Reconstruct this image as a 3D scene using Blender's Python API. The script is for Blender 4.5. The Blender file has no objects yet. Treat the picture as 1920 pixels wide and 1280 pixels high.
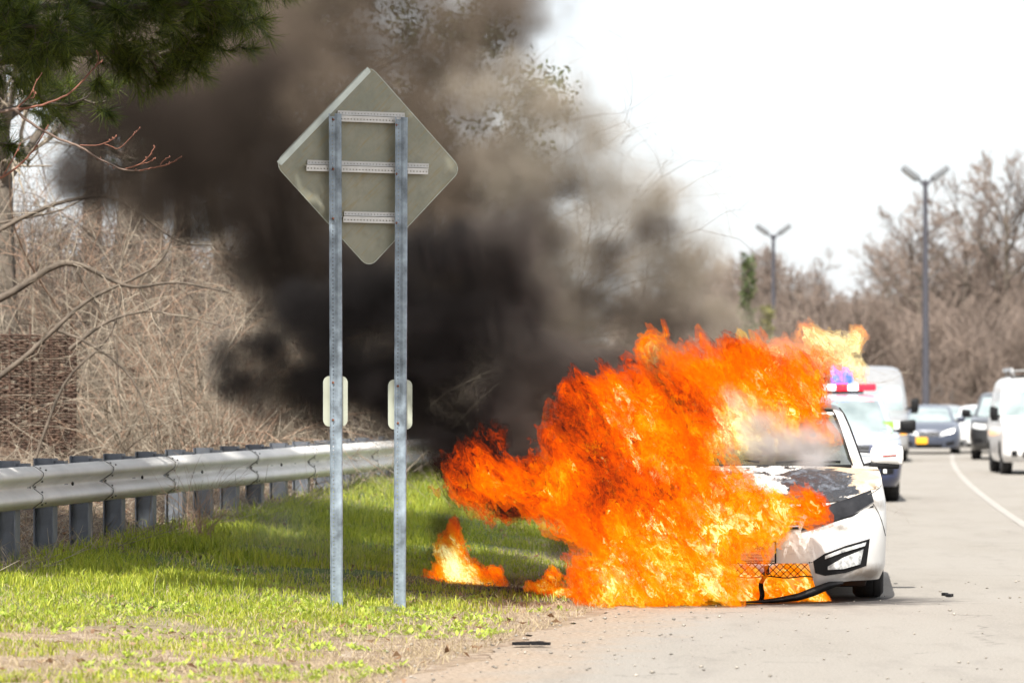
import bpy, bmesh, math, random
import numpy as np
from mathutils import Vector, Matrix, noise as mnoise

R = math.radians
scene = bpy.context.scene
COL = scene.collection

# ------------------------------------------------------------------ camera, world, sun, exposure
F_PX = 7000.0            # focal length in pixels of the 1920 px wide photograph
CAM_H = 1.4
cam_d = bpy.data.cameras.new('camera')
cam = bpy.data.objects.new('camera', cam_d)
COL.objects.link(cam)
cam.location = (0, 0, CAM_H)
PITCH = math.atan(122 / F_PX)
cam.rotation_euler = (R(90) + PITCH, 0, 0)
cam_d.sensor_width = 36
cam_d.lens = 36 * F_PX / 1920
cam_d.clip_start = 0.5
cam_d.clip_end = 6000
cam_d.dof.use_dof = True
cam_d.dof.focus_distance = 26.0
cam_d.dof.aperture_fstop = 3.2
cam_d.dof.aperture_blades = 8
scene.camera = cam

SUN_EL, SUN_AZ = 50, 192      # azimuth clockwise from +Y: behind the camera, to its left
world = bpy.data.worlds.new('World'); scene.world = world
world.use_nodes = True
wn = world.node_tree; wn.nodes.clear()
w_out = wn.nodes.new('ShaderNodeOutputWorld'); w_bg = wn.nodes.new('ShaderNodeBackground')
sky = wn.nodes.new('ShaderNodeTexSky'); sky.sky_type = 'NISHITA'; sky.sun_disc = False
sky.sun_elevation = R(SUN_EL); sky.sun_rotation = R(SUN_AZ)
sky.air_density = 1.0; sky.dust_density = 3.0; sky.ozone_density = 1.5; sky.altitude = 50
w_bg.inputs['Strength'].default_value = 0.15
w_haze = wn.nodes.new('ShaderNodeMix'); w_haze.data_type = 'RGBA'; w_haze.inputs[0].default_value = .8   # thin bright overcast veil over the blue
w_haze.inputs[7].default_value = (3.75, 3.85, 3.95, 1)
wn.links.new(sky.outputs[0], w_haze.inputs[6]); wn.links.new(w_haze.outputs[2], w_bg.inputs[0]); wn.links.new(w_bg.outputs[0], w_out.inputs[0])

sun_d = bpy.data.lights.new('sun', 'SUN'); sun = bpy.data.objects.new('sun', sun_d); COL.objects.link(sun)
sun_d.energy = 4.7; sun_d.angle = R(0.6); sun_d.color = (1.0, 0.955, 0.88)
sd = Vector((math.sin(R(SUN_AZ)) * math.cos(R(SUN_EL)), math.cos(R(SUN_AZ)) * math.cos(R(SUN_EL)), math.sin(R(SUN_EL))))
sun.rotation_euler = sd.to_track_quat('Z', 'Y').to_euler()
sun.location = sd * 60

scene.view_settings.view_transform = 'Standard'
scene.view_settings.look = 'None'
scene.view_settings.gamma = 1
scene.view_settings.exposure = 0.95
scene.view_settings.use_curve_mapping = False
cy = scene.cycles
cy.use_denoising = True
cy.use_adaptive_sampling = True
cy.adaptive_threshold = 0.02
cy.max_bounces = 4; cy.diffuse_bounces = 2; cy.glossy_bounces = 3; cy.transmission_bounces = 4
cy.volume_bounces = 0; cy.transparent_max_bounces = 24
cy.volume_max_steps = 256
cy.caustics_reflective = False; cy.caustics_refractive = False

# ------------------------------------------------------------------ helpers
def px(x, y, D):
    """point at depth D (metres along the road) that is seen at photograph pixel x, y"""
    cp, sp = math.cos(PITCH), math.sin(PITCH)
    a, b = (x - 960) / F_PX, (640 - y) / F_PX
    dy, dz = cp - b * sp, sp + b * cp
    k = D / dy
    return Vector((a * k, D, CAM_H + dz * k))

def link(o, parent=None):
    COL.objects.link(o)
    if parent is not None:
        o.parent = parent
    return o

def tag(o, label=None, cat=None, group=None, kind=None):
    if label: o['label'] = label
    if cat: o['category'] = cat
    if group: o['group'] = group
    if kind: o['kind'] = kind
    return o

def empty(name, loc=(0, 0, 0), rz=0.0):
    o = bpy.data.objects.new(name, None); o.empty_display_size = 0.2
    COL.objects.link(o); o.location = loc; o.rotation_euler = (0, 0, rz)
    return o

def mesh_np(name, co, faces, mats=None, smooth=False, parent=None):
    """co (n,3) array, faces (m,k) int array of equal-sized faces"""
    co = np.asarray(co, dtype=np.float32); faces = np.asarray(faces, dtype=np.int32)
    me = bpy.data.meshes.new(name)
    k = faces.shape[1]
    me.vertices.add(len(co)); me.vertices.foreach_set('co', co.ravel())
    me.loops.add(faces.size); me.loops.foreach_set('vertex_index', faces.ravel())
    me.polygons.add(len(faces)); me.polygons.foreach_set('loop_start', np.arange(0, faces.size, k, dtype=np.int32))
    if smooth: me.polygons.foreach_set('use_smooth', np.ones(len(faces), dtype=bool))
    me.update(calc_edges=True); me.validate()
    for m in (mats or []): me.materials.append(m)
    return link(bpy.data.objects.new(name, me), parent)

def mesh_bm(name, bm, mat=None, parent=None, smooth=None):
    me = bpy.data.meshes.new(name)
    bmesh.ops.recalc_face_normals(bm, faces=bm.faces)
    if smooth is not None:
        for f in bm.faces: f.smooth = True
    bm.to_mesh(me); bm.free()
    if smooth is not None and smooth < 180:
        me.set_sharp_from_angle(angle=R(smooth))
    if mat is not None: me.materials.append(mat)
    return link(bpy.data.objects.new(name, me), parent)

def bm_box(bm, cx, cy_, cz, sx, sy, sz, bevel=0.0, M=None):
    r = bmesh.ops.create_cube(bm, size=1.0)
    vs = r['verts']
    bmesh.ops.scale(bm, vec=(sx, sy, sz), verts=vs)
    if bevel > 0:
        es = list({e for v in vs for e in v.link_edges})
        rb = bmesh.ops.bevel(bm, geom=es, offset=bevel, segments=2, affect='EDGES', profile=0.6)
        vs = list({v for f in rb['faces'] for v in f.verts} | {v for v in vs if v.is_valid})
    bmesh.ops.translate(bm, vec=(cx, cy_, cz), verts=vs)
    if M is not None: bmesh.ops.transform(bm, matrix=M, verts=vs)
    return vs

def box_obj(name, c, s, mat, parent=None, bevel=0.0, M=None):
    bm = bmesh.new(); bm_box(bm, *c, *s, bevel=bevel, M=M)
    return mesh_bm(name, bm, mat, parent, smooth=35 if bevel else None)

def bm_tube(bm, pts, rad, sides=6, cap=True):
    """tube along points; rad scalar or list"""
    rings = []
    n = len(pts)
    for i, p in enumerate(pts):
        p = Vector(p)
        d = (Vector(pts[min(i + 1, n - 1)]) - Vector(pts[max(i - 1, 0)])).normalized()
        a = d.orthogonal() if abs(d.z) > .95 else d.cross(Vector((0, 0, 1)))
        a.normalize(); b = d.cross(a).normalized()
        r = rad[i] if hasattr(rad, '__len__') else rad
        rings.append([bm.verts.new(p + (a * math.cos(t) + b * math.sin(t)) * r) for t in [2 * math.pi * j / sides for j in range(sides)]])
    for i in range(n - 1):
        for j in range(sides):
            bm.faces.new((rings[i][j], rings[i][(j + 1) % sides], rings[i + 1][(j + 1) % sides], rings[i + 1][j]))
    if cap:
        bm.faces.new(rings[0][::-1]); bm.faces.new(rings[-1])

def tube_obj(name, pts, rad, mat, parent=None, sides=8):
    bm = bmesh.new(); bm_tube(bm, pts, rad, sides)
    return mesh_bm(name, bm, mat, parent, smooth=50)

def bm_lathe(bm, prof, axis='x', center=(0, 0, 0), seg=32, closed=False):
    """prof: list of (r, a) -> revolve around axis through center"""
    rings = []
    for r, a in prof:
        ring = []
        for j in range(seg):
            t = 2 * math.pi * j / seg
            c, s = r * math.cos(t), r * math.sin(t)
            v = {'x': (a, c, s), 'y': (c, a, s), 'z': (c, s, a)}[axis]
            ring.append(bm.verts.new(Vector(v) + Vector(center)))
        rings.append(ring)
    m = len(rings)
    for i in range(m if closed else m - 1):
        A, B = rings[i], rings[(i + 1) % m]
        for j in range(seg):
            bm.faces.new((A[j], A[(j + 1) % seg], B[(j + 1) % seg], B[j]))
    if not closed:
        if prof[0][0] > 1e-6: bm.faces.new(rings[0][::-1])
        if prof[-1][0] > 1e-6: bm.faces.new(rings[-1])

# ---- node helpers shared by shader and geometry trees
class NT:
    def __init__(s, tree): s.t = tree; s.n = tree.nodes; s.l = tree.links
    def _set(s, sock, v):
        if hasattr(v, 'is_output') or isinstance(v, bpy.types.NodeSocket): s.l.new(v, sock)
        else: sock.default_value = v
    def math(s, op, a, b=None, c=None, clamp=False):
        n = s.n.new('ShaderNodeMath'); n.operation = op; n.use_clamp = clamp
        for i, v in enumerate((a, b, c)):
            if v is not None: s._set(n.inputs[i], v)
        return n.outputs[0]
    def vec(s, op, a, b=None, c=None, scale=None):
        n = s.n.new('ShaderNodeVectorMath'); n.operation = op
        for i, v in enumerate((a, b, c)):
            if v is not None: s._set(n.inputs[i], v)
        if scale is not None: s._set(n.inputs['Scale'], scale)
        return n.outputs['Value'] if op in ('LENGTH', 'DISTANCE', 'DOT_PRODUCT') else n.outputs[0]
    def noise(s, vec, scale, detail=2, rough=.5, dist=0., out='Fac', dim='3D', w=None):
        n = s.n.new('ShaderNodeTexNoise'); n.noise_dimensions = dim
        s._set(n.inputs['Vector'], vec)
        if w is not None: n.inputs['W'].default_value = w
        for k, v in (('Scale', scale), ('Detail', detail), ('Roughness', rough), ('Distortion', dist)): s._set(n.inputs[k], v)
        return n.outputs[0] if out == 'Fac' else n.outputs[1]
    def ramp(s, fac, stops, interp='LINEAR'):
        n = s.n.new('ShaderNodeValToRGB'); s._set(n.inputs[0], fac)
        cr = n.color_ramp; cr.interpolation = interp
        while len(cr.elements) > 1: cr.elements.remove(cr.elements[-1])
        cr.elements[0].position = stops[0][0]; cr.elements[0].color = (*stops[0][1], 1) if len(stops[0][1]) == 3 else stops[0][1]
        for p, c in stops[1:]:
            e = cr.elements.new(p); e.color = (*c, 1) if len(c) == 3 else c
        return n.outputs[0]
    def mix(s, fac, a, b, blend='MIX'):
        n = s.n.new('ShaderNodeMix'); n.data_type = 'RGBA'; n.blend_type = blend
        s._set(n.inputs[0], fac); s._set(n.inputs[6], a if not isinstance(a, tuple) or len(a) == 4 else (*a, 1)); s._set(n.inputs[7], b if not isinstance(b, tuple) or len(b) == 4 else (*b, 1))
        return n.outputs[2]
    def maprange(s, v, a, b, c=0., d=1., smooth=False):
        n = s.n.new('ShaderNodeMapRange'); n.clamp = True
        if smooth: n.interpolation_type = 'SMOOTHSTEP'
        s._set(n.inputs[0], v)
        for i, q in enumerate((a, b, c, d)): s._set(n.inputs[i + 1], q)
        return n.outputs[0]
    def sep(s, v):
        n = s.n.new('ShaderNodeSeparateXYZ'); s._set(n.inputs[0], v); return n.outputs
    def comb(s, x, y, z):
        n = s.n.new('ShaderNodeCombineXYZ')
        for i, q in enumerate((x, y, z)): s._set(n.inputs[i], q)
        return n.outputs[0]

def new_mat(name):
    m = bpy.data.materials.new(name); m.use_nodes = True
    m.node_tree.nodes.clear()
    t = NT(m.node_tree)
    out = t.n.new('ShaderNodeOutputMaterial')
    return m, t, out

def pmat(name, col, rough=.6, metal=0., var=.15, scale=8., bump=0., bscale=None, spec=.5, coat=0., trans=0., emis=None, coord='Object', col2=None, detail=4, alpha=None):
    """principled material with a noisy base colour and fine relief"""
    m, t, out = new_mat(name)
    b = t.n.new('ShaderNodeBsdfPrincipled')
    tc = t.n.new('ShaderNodeTexCoord'); v = tc.outputs[coord]
    nz = t.noise(v, scale, detail, .6)
    if col2 is None: col2 = tuple(c * (1 - var * 1.6) for c in col); c1 = tuple(min(1, c * (1 + var)) for c in col)
    else: c1 = col
    t.l.new(t.ramp(nz, [(.3, col2), (.7, c1)]), b.inputs['Base Color'])
    b.inputs['Roughness'].default_value = rough; b.inputs['Metallic'].default_value = metal
    b.inputs['Specular IOR Level'].default_value = spec
    if coat: b.inputs['Coat Weight'].default_value = coat; b.inputs['Coat Roughness'].default_value = .05
    if bump:
        bn = t.n.new('ShaderNodeBump'); bn.inputs['Strength'].default_value = bump; bn.inputs['Distance'].default_value = .02
        t.l.new(t.noise(v, bscale or scale * 6, 4, .65), bn.inputs['Height']); t.l.new(bn.outputs[0], b.inputs['Normal'])
    if trans:
        tr = t.n.new('ShaderNodeBsdfTranslucent'); tr.inputs[0].default_value = (*[min(1, c * 1.3) for c in col], 1)
        mx = t.n.new('ShaderNodeMixShader'); mx.inputs[0].default_value = trans
        t.l.new(b.outputs[0], mx.inputs[1]); t.l.new(tr.outputs[0], mx.inputs[2]); t.l.new(mx.outputs[0], out.inputs[0])
    else:
        t.l.new(b.outputs[0], out.inputs[0])
    if emis:
        b.inputs['Emission Color'].default_value = (*emis[0], 1); b.inputs['Emission Strength'].default_value = emis[1]
    return m

def edge_x(y): return np.minimum(.18 * np.asarray(y, dtype=float) - 3.95, .08 * np.asarray(y, dtype=float) - 1.15)
# ------------------------------------------------------------------ ground
def ground_z(x, y):
    """verge rises away from the road edge towards the guardrail"""
    x = np.asarray(x, dtype=float); y = np.asarray(y, dtype=float)
    yc = np.clip(y, 15, 60)
    t = (edge_x(yc) - x) * np.minimum(4.74 / (edge_x(yc) - (-3.70 + .18 * (yc - 27))), 2.2)
    z = np.where(t > .8, .055 * (np.minimum(t, 6) - .8), 0.)
    z = z + np.clip(t / 4.6, 0, 1) * np.clip(y - 27, 0, 25) * .03
    z = z + np.clip(t - 5.2, 0, 30) * .10
    return z

def axis(a, b, n, far, m):
    c = np.linspace(a, b, n); out = np.geomspace(1, far, m)
    return np.unique(np.concatenate([a - out, c, b + out]))
gx = axis(-12, 12, 160, 3000, 14); gy = axis(10, 60, 220, 4000, 26)
GX, GY = np.meshgrid(gx, gy)
GZ = ground_z(GX, GY)
rs = np.random.RandomState(5)
bumpz = np.array([mnoise.noise(Vector((a * 1.1, b * 1.1, 0))) + .5 * mnoise.noise(Vector((a * 3.1, b * 3.1, 4))) for a, b in zip(GX.ravel(), GY.ravel())]).reshape(GX.shape)
tt = edge_x(np.minimum(GY, 160)) - GX
GZ = GZ + bumpz * .035 * np.clip(tt - .5, 0, 1) - np.where(tt < .2, .012, 0)
n0, n1 = len(gx), len(gy)
idx = np.arange(n0 * n1).reshape(n1, n0)
quads = np.stack([idx[:-1, :-1], idx[:-1, 1:], idx[1:, 1:], idx[1:, :-1]], -1).reshape(-1, 4)
m_ground, t, out = new_mat('verge_soil')
b = t.n.new('ShaderNodeBsdfPrincipled'); b.inputs['Roughness'].default_value = .95
g = t.n.new('ShaderNodeNewGeometry'); P = g.outputs['Position']; X, Y, Z = t.sep(P)[:3]
tv = t.math('SUBTRACT', t.math('MINIMUM', t.math('MULTIPLY_ADD', Y, .18, -3.95), t.math('MULTIPLY_ADD', Y, .08, -1.15)), X)   # distance left of the road edge
soil = t.ramp(t.noise(P, 6, 6, .7), [(.32, (.11, .07, .042)), (.5, (.27, .195, .135)), (.66, (.46, .39, .31))])
dry = t.ramp(t.noise(P, 23, 5, .7), [(.32, (.10, .065, .04)), (.6, (.36, .27, .18))])
base = t.mix(t.maprange(t.noise(P, 1.6, 4, .6), .4, .6), soil, dry)
green = t.ramp(t.noise(P, 14, 5, .7), [(.3, (.03, .06, .012)), (.7, (.12, .19, .03))])
gf = t.math('MULTIPLY', t.maprange(t.math('MULTIPLY_ADD', t.noise(P, .9, 4, .6), 2.6, tv), 2.0, 3.4), t.maprange(tv, 5.4, 4.4))
gf = t.math('MULTIPLY', gf, t.maprange(Y, 21.5, 24.5))
base = t.mix(gf, base, green)
litter = t.ramp(t.noise(P, 30, 5, .75), [(.3, (.035, .022, .014)), (.55, (.13, .08, .05)), (.75, (.30, .22, .15))])
rl = t.math('SUBTRACT', t.math('MULTIPLY_ADD', Y, .18, -8.56), X)
base = t.mix(t.maprange(t.math('MULTIPLY_ADD', t.noise(P, 2, 3, .6), .8, rl), .1, .6), base, litter)
# soot-blackened strip where fuel burned on the verge
d = t.vec('LENGTH', t.vec('MULTIPLY_ADD', P, (.38, .9, 1), (-.3, -24.9, 0)))
base = t.mix(t.maprange(t.math('MULTIPLY_ADD', t.noise(P, 4, 4, .7), -.6, d), .75, .35), base, (.03, .025, .022))
t.l.new(base, b.inputs['Base Color'])
bn = t.n.new('ShaderNodeBump'); bn.inputs['Strength'].default_value = .8; bn.inputs['Distance'].default_value = .03
t.l.new(t.noise(P, 35, 5, .7), bn.inputs['Height']); t.l.new(bn.outputs[0], b.inputs['Normal']); t.l.new(b.outputs[0], out.inputs[0])
gr = mesh_np('ground', np.stack([GX, GY, GZ], -1).reshape(-1, 3), quads, [m_ground], smooth=True)
tag(gr, kind='structure')

# road
m_road, t, out = new_mat('asphalt')
b = t.n.new('ShaderNodeBsdfPrincipled'); b.inputs['Roughness'].default_value = .88
g = t.n.new('ShaderNodeNewGeometry'); P = g.outputs['Position']; X, Y, Z = t.sep(P)[:3]
c1 = t.ramp(t.noise(P, 60, 5, .8), [(.3, (.13, .118, .102)), (.5, (.24, .218, .188)), (.72, (.38, .345, .30))])
c2 = t.mix(t.maprange(t.noise(t.vec('MULTIPLY', P, (1, .25, 1)), .9, 5, .6), .35, .7), c1, t.mix(.55, c1, (.29, .268, .24, 1)))
tv = t.math('SUBTRACT', X, t.math('MINIMUM', t.math('MULTIPLY_ADD', Y, .18, -3.95), t.math('MULTIPLY_ADD', Y, .08, -1.15)))
sand = t.maprange(t.math('MULTIPLY_ADD', t.noise(P, 2.2, 5, .7), -1.3, tv), .25, -.45)
c2 = t.mix(sand, c2, t.ramp(t.noise(P, 30, 5, .75), [(.35, (.17, .12, .08)), (.7, (.42, .34, .26))]))
ag = t.n.new('ShaderNodeTexVoronoi'); t.l.new(P, ag.inputs['Vector']); ag.inputs['Scale'].default_value = 42
c2 = t.mix(t.maprange(ag.outputs['Distance'], .14, .05), c2, t.mix(.75, c2, (.05, .045, .04, 1)))
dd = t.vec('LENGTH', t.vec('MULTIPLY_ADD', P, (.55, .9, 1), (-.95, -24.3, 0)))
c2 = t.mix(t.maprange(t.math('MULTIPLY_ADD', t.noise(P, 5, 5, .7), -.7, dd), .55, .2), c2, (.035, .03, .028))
# tar-dark cracks, bent and broken, and worn darker stains
pw = t.vec('MULTIPLY_ADD', t.vec('SUBTRACT', t.noise(P, 1.5, 4, .6, out='Color'), (.5, .5, .5)), (1.2, 1.2, 0), P)
ck = t.n.new('ShaderNodeTexVoronoi'); ck.feature = 'DISTANCE_TO_EDGE'; ck.inputs['Scale'].default_value = .32; t.l.new(pw, ck.inputs['Vector'])
c2 = t.mix(t.math('MULTIPLY', t.maprange(ck.outputs['Distance'], .007, .002), t.maprange(t.noise(P, 1.1, 3, .6), .48, .60, 0., .6)), c2, (.09, .08, .07))
c2 = t.mix(t.maprange(t.noise(t.vec('MULTIPLY', P, (1, .3, 1)), 2.4, 6, .75), .52, .72, 0., .45), c2, (.15, .135, .12))
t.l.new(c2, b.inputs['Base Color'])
bn = t.n.new('ShaderNodeBump'); bn.inputs['Strength'].default_value = .6; bn.inputs['Distance'].default_value = .012
t.l.new(t.noise(P, 55, 4, .7), bn.inputs['Height']); t.l.new(bn.outputs[0], b.inputs['Normal']); t.l.new(b.outputs[0], out.inputs[0])
ys = np.unique(np.concatenate([np.arange(6, 60, .12), np.geomspace(60, 600, 60)]))
ex = edge_x(np.minimum(ys, 160)) + np.array([.22 * mnoise.noise(Vector((v * .8, 0, 0))) + .10 * mnoise.noise(Vector((v * 3.3, 2, 0))) for v in ys])
co = []
for k, wv in enumerate((0, .6, 2, 6, 16, 60)):
    co.append(np.stack([ex + wv if k else ex, ys, np.zeros_like(ys)], -1))
co = np.stack(co, 1); nr = len(ys); idx = np.arange(nr * 6).reshape(nr, 6)
q = np.stack([idx[:-1, :-1], idx[:-1, 1:], idx[1:, 1:], idx[1:, :-1]], -1).reshape(-1, 4)
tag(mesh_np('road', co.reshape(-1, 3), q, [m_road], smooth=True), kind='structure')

m_line = pmat('road_paint', (.37, .345, .31), .7, col2=(.27, .25, .225), scale=5, coord='Object')
def stripe(y0, y1, fx, w, name='lane_line'):
    v = np.arange(y0, y1, .5); a = np.array([fx(k) for k in v])
    co = np.stack([np.stack([a - w / 2, v, np.full_like(v, .004)], -1), np.stack([a + w / 2, v, np.full_like(v, .004)], -1)], 1).reshape(-1, 3)
    i = np.arange(len(v) - 1) * 2
    tag(mesh_np(name, co, np.stack([i, i + 1, i + 3, i + 2], -1), [m_line]), kind='structure')
stripe(15, 118, lambda y: 3.92 + .0885 * (y - 20) + .00025 * (y - 44) ** 2, .12)
stripe(60, 140, lambda y: 7.4 + .089 * (y - 60) + 3.0 + .0006 * (y - 60) ** 2, .15)
stripe(88, 122, lambda y: 4.9 + .098 * (y - 60), .15)

# pebbles and crumbs of debris, too small and too many to count
m_peb = pmat('pebble_stone', (.30, .27, .23), .9, var=.5, scale=3)
rs = np.random.RandomState(3)
co, fc = [], []
octa = np.array([(1, 0, 0), (-1, 0, 0), (0, 1, 0), (0, -1, 0), (0, 0, .7), (0, 0, -.7)], float)
of = np.array([(0, 2, 4), (2, 1, 4), (1, 3, 4), (3, 0, 4), (2, 0, 5), (1, 2, 5), (3, 1, 5), (0, 3, 5)])
for k in range(1000):
    y = 18.3 + 12 * rs.rand() ** 1.3; x = edge_x(y) + (rs.randn() * .55 + .1 if k % 3 else rs.rand() * 4)
    s = .003 + .012 * rs.rand() ** 4
    z = float(ground_z(x, y))
    co.append(octa * s * (.6 + .8 * rs.rand(6, 1)) + (x, y, max(z, 0) + s * .5)); fc.append(of + 6 * k)
tag(mesh_np('pebbles', np.concatenate(co), np.concatenate(fc), [m_peb]), 'pebbles and crumbs scattered over the road edge and verge', 'pebbles', kind='stuff')

# ------------------------------------------------------------------ grass and weeds
def grass_mat(name, a, b_, c):
    m, t, out = new_mat(name)
    bs = t.n.new('ShaderNodeBsdfPrincipled'); bs.inputs['Roughness'].default_value = .55
    g = t.n.new('ShaderNodeNewGeometry')
    col = t.ramp(t.math('ADD', t.math('MULTIPLY', g.outputs['Random Per Island'], .6), t.math('MULTIPLY', t.noise(g.outputs['Position'], 1.3, 3, .6), .45)), [(.12, a), (.42, b_), (.93, c)])
    t.l.new(col, bs.inputs['Base Color'])
    tr = t.n.new('ShaderNodeBsdfTranslucent'); t.l.new(col, tr.inputs[0])
    mx = t.n.new('ShaderNodeMixShader'); mx.inputs[0].default_value = .4
    t.l.new(bs.outputs[0], mx.inputs[1]); t.l.new(tr.outputs[0], mx.inputs[2]); t.l.new(mx.outputs[0], out.inputs[0])
    return m
m_grass = grass_mat('grass_blades', (.10, .15, .015), (.29, .36, .025), (.58, .57, .07))
m_dry = grass_mat('dry_blades', (.25, .18, .10), (.42, .33, .2), (.6, .5, .33))

def blades(name, x, y, h, w, mat, label, cat, lean=.5, seed=1):
    rs = np.random.RandomState(seed); n = len(x)
    z = ground_z(x, y) - .005
    a = rs.rand(n) * 2 * np.pi; l = h * lean * rs.rand(n); la = rs.rand(n) * 2 * np.pi
    wx, wy = np.cos(a) * w / 2, np.sin(a) * w / 2
    lx, ly = np.cos(la) * l, np.sin(la) * l
    p0 = np.stack([x - wx, y - wy, z], -1); p1 = np.stack([x + wx, y + wy, z], -1)
    p2 = np.stack([x + wx * .8 + lx * .35, y + wy * .8 + ly * .35, z + h * .6], -1); p3 = np.stack([x - wx * .8 + lx * .35, y - wy * .8 + ly * .35, z + h * .6], -1)
    p4 = np.stack([x + lx, y + ly, z + h * (1 - .3 * rs.rand(n))], -1)
    co = np.stack([p0, p1, p2, p3, p4], 1).reshape(-1, 3)
    i = np.arange(n)[:, None] * 5
    f = np.concatenate([i + np.array([0, 1, 2]), i + np.array([0, 2, 3]), i + np.array([3, 2, 4])])
    o = mesh_np(name, co, f, [mat]); tag(o, label, cat, kind='stuff'); return o

def rail_x0(y): return -3.70 + .18 * (y - 27)
rs = np.random.RandomState(11)
def patch(x, y, s=.9, z=0): return np.array([mnoise.noise(Vector((a * s, b * s, z))) + .5 * mnoise.noise(Vector((a * s * 3, b * s * 3, z + 3))) for a, b in zip(x, y)])
N = 330000
y = 18.2 + 27 * rs.rand(N) ** 1.45
tt_ = -.2 + 5.4 * rs.rand(N) ** .9
x = edge_x(y) - tt_ * np.clip((edge_x(y) - rail_x0(y)) / 4.74, .3, 1)
vis = np.abs(x / y * F_PX) < 1010
x, y, tt_ = x[vis], y[vis], tt_[vis]
pn = patch(x, y)
dens = np.clip((y - 21.6) / 3.0, .0, 1) * np.clip((tt_ - .55) / 1.0, 0, 1) + .75 * np.clip((pn + .12 * np.clip(tt_ - 1.5, -1, 1.5)) * 4, 0, 1) * np.clip(tt_ - .25, 0, 1)
burn = (np.abs(x + .1) < 2.6) & (np.abs(y - 28.2) < .5)
dens = dens * (1 - .85 * burn) * np.clip((5.0 - tt_) / .5, 0, 1) * (.75 + .9 * pn)
keep = rs.rand(len(x)) < dens * .62
x, y, tt_ = x[keep], y[keep], tt_[keep]
h = (.018 + .05 * rs.rand(len(x)) ** 1.6) * (.65 + .9 * np.clip(patch(x, y, 1.7, 9) + .4, 0, 1.2)) * (1 + 1.0 * np.clip((y - 23.5) / 4, 0, 1) * np.clip((tt_ - 1.2) / 2, 0, 1))
print('grass', len(x))
blades('grass', x, y, h, .0045 + .0045 * rs.rand(len(x)), m_grass, 'bright green spring grass on the verge', 'grass', lean=.8, seed=2)
N = 60000
y = 18.2 + 20 * rs.rand(N) ** 1.4; tt_ = .1 + 5.4 * rs.rand(N); x = edge_x(y) - tt_
blades('dry_grass', x, y, .02 + .06 * rs.rand(N) ** 2, np.full(N, .0045), m_dry, 'dead straw and dry grass blades between the green', 'dry grass', lean=2.6, seed=4)

# broad-leaved weeds in the thin foreground, tufts of small leaves
co, fc = [], []; k = 0
rs = np.random.RandomState(21)
for j in range(2600):
    y = 18.1 + 9 * rs.rand(); tv_ = .25 + 4.6 * rs.rand(); x = edge_x(y) - tv_
    if abs(x / y * F_PX) > 1000 or mnoise.noise(Vector((x * .9, y * .9, 7))) < .02: continue
    z = float(ground_z(x, y))
    for i in range(rs.randint(5, 14)):
        a = rs.rand() * 6.28; L = .015 + .03 * rs.rand(); w = L * .28; up = .25 + .8 * rs.rand()
        ca, sa = math.cos(a), math.sin(a)
        ox, oy = x + rs.randn() * .02, y + rs.randn() * .02
        pts = [(0, 0, 0), (L * .5, w, L * up * .6), (L, 0, L * up), (L * .5, -w, L * up * .6)]
        co += [(ox + p * ca - q_ * sa, oy + p * sa + q_ * ca, z + r_ + .003) for p, q_, r_ in pts]
        fc.append((k, k + 1, k + 2, k + 3)); k += 4
m_weed = grass_mat('weed_leaves', (.20, .30, .03), (.34, .44, .05), (.52, .58, .10))
tag(mesh_np('weeds', co, fc, [m_weed]), 'low broad-leaved weeds in the sparse foreground soil', 'weeds', kind='stuff')
# dead leaves
co, fc = [], []; k = 0
for j in range(1800):
    y = 18.1 + 22 * rs.rand() ** 1.3; tv_ = rs.rand() * 7 if j % 2 else 4.4 + 1.6 * rs.rand(); x = edge_x(y) - tv_
    z = float(ground_z(x, y)) + .01; s = .012 + .02 * rs.rand(); a = rs.rand() * 6.28; ti = rs.randn(4) * .012
    for i in range(4):
        co.append((x + s * math.cos(a + i * 1.57), y + s * math.sin(a + i * 1.57) * .7, z + .012 + ti[i]))
    fc.append((k, k + 1, k + 2, k + 3)); k += 4
tag(mesh_np('dead_leaves', co, fc, [grass_mat('dead_leaf', (.12, .06, .03), (.3, .17, .09), (.45, .32, .2))]), 'curled brown dead leaves on the verge', 'leaves', kind='stuff')

# ------------------------------------------------------------------ bare trees and brush
def segs_mesh(name, segs, mat, sides=3, parent=None):
    a = np.array([s[0] for s in segs], float); b = np.array([s[1] for s in segs], float)
    ra = np.array([s[2] for s in segs]); rb = np.array([s[3] for s in segs])
    d = b - a; L = np.linalg.norm(d, axis=1, keepdims=True); d = d / np.maximum(L, 1e-6)
    ref = np.where(np.abs(d[:, 2:3]) > .9, np.array([[1., 0, 0]]), np.array([[0, 0, 1.]]))
    u = np.cross(d, ref); u /= np.linalg.norm(u, axis=1, keepdims=True); v = np.cross(d, u)
    ring = []
    for j in range(sides):
        t = 2 * np.pi * j / sides
        o = u * math.cos(t) + v * math.sin(t)
        ring.append((a + o * ra[:, None], b + o * rb[:, None]))
    co = np.stack([r[0] for r in ring] + [r[1] for r in ring], 1).reshape(-1, 3)
    i = np.arange(len(segs))[:, None] * (2 * sides)
    f = np.concatenate([i + np.array([j, (j + 1) % sides, sides + (j + 1) % sides, sides + j]) for j in range(sides)])
    return mesh_np(name, co, f, [mat], smooth=sides > 3, parent=parent)

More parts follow.
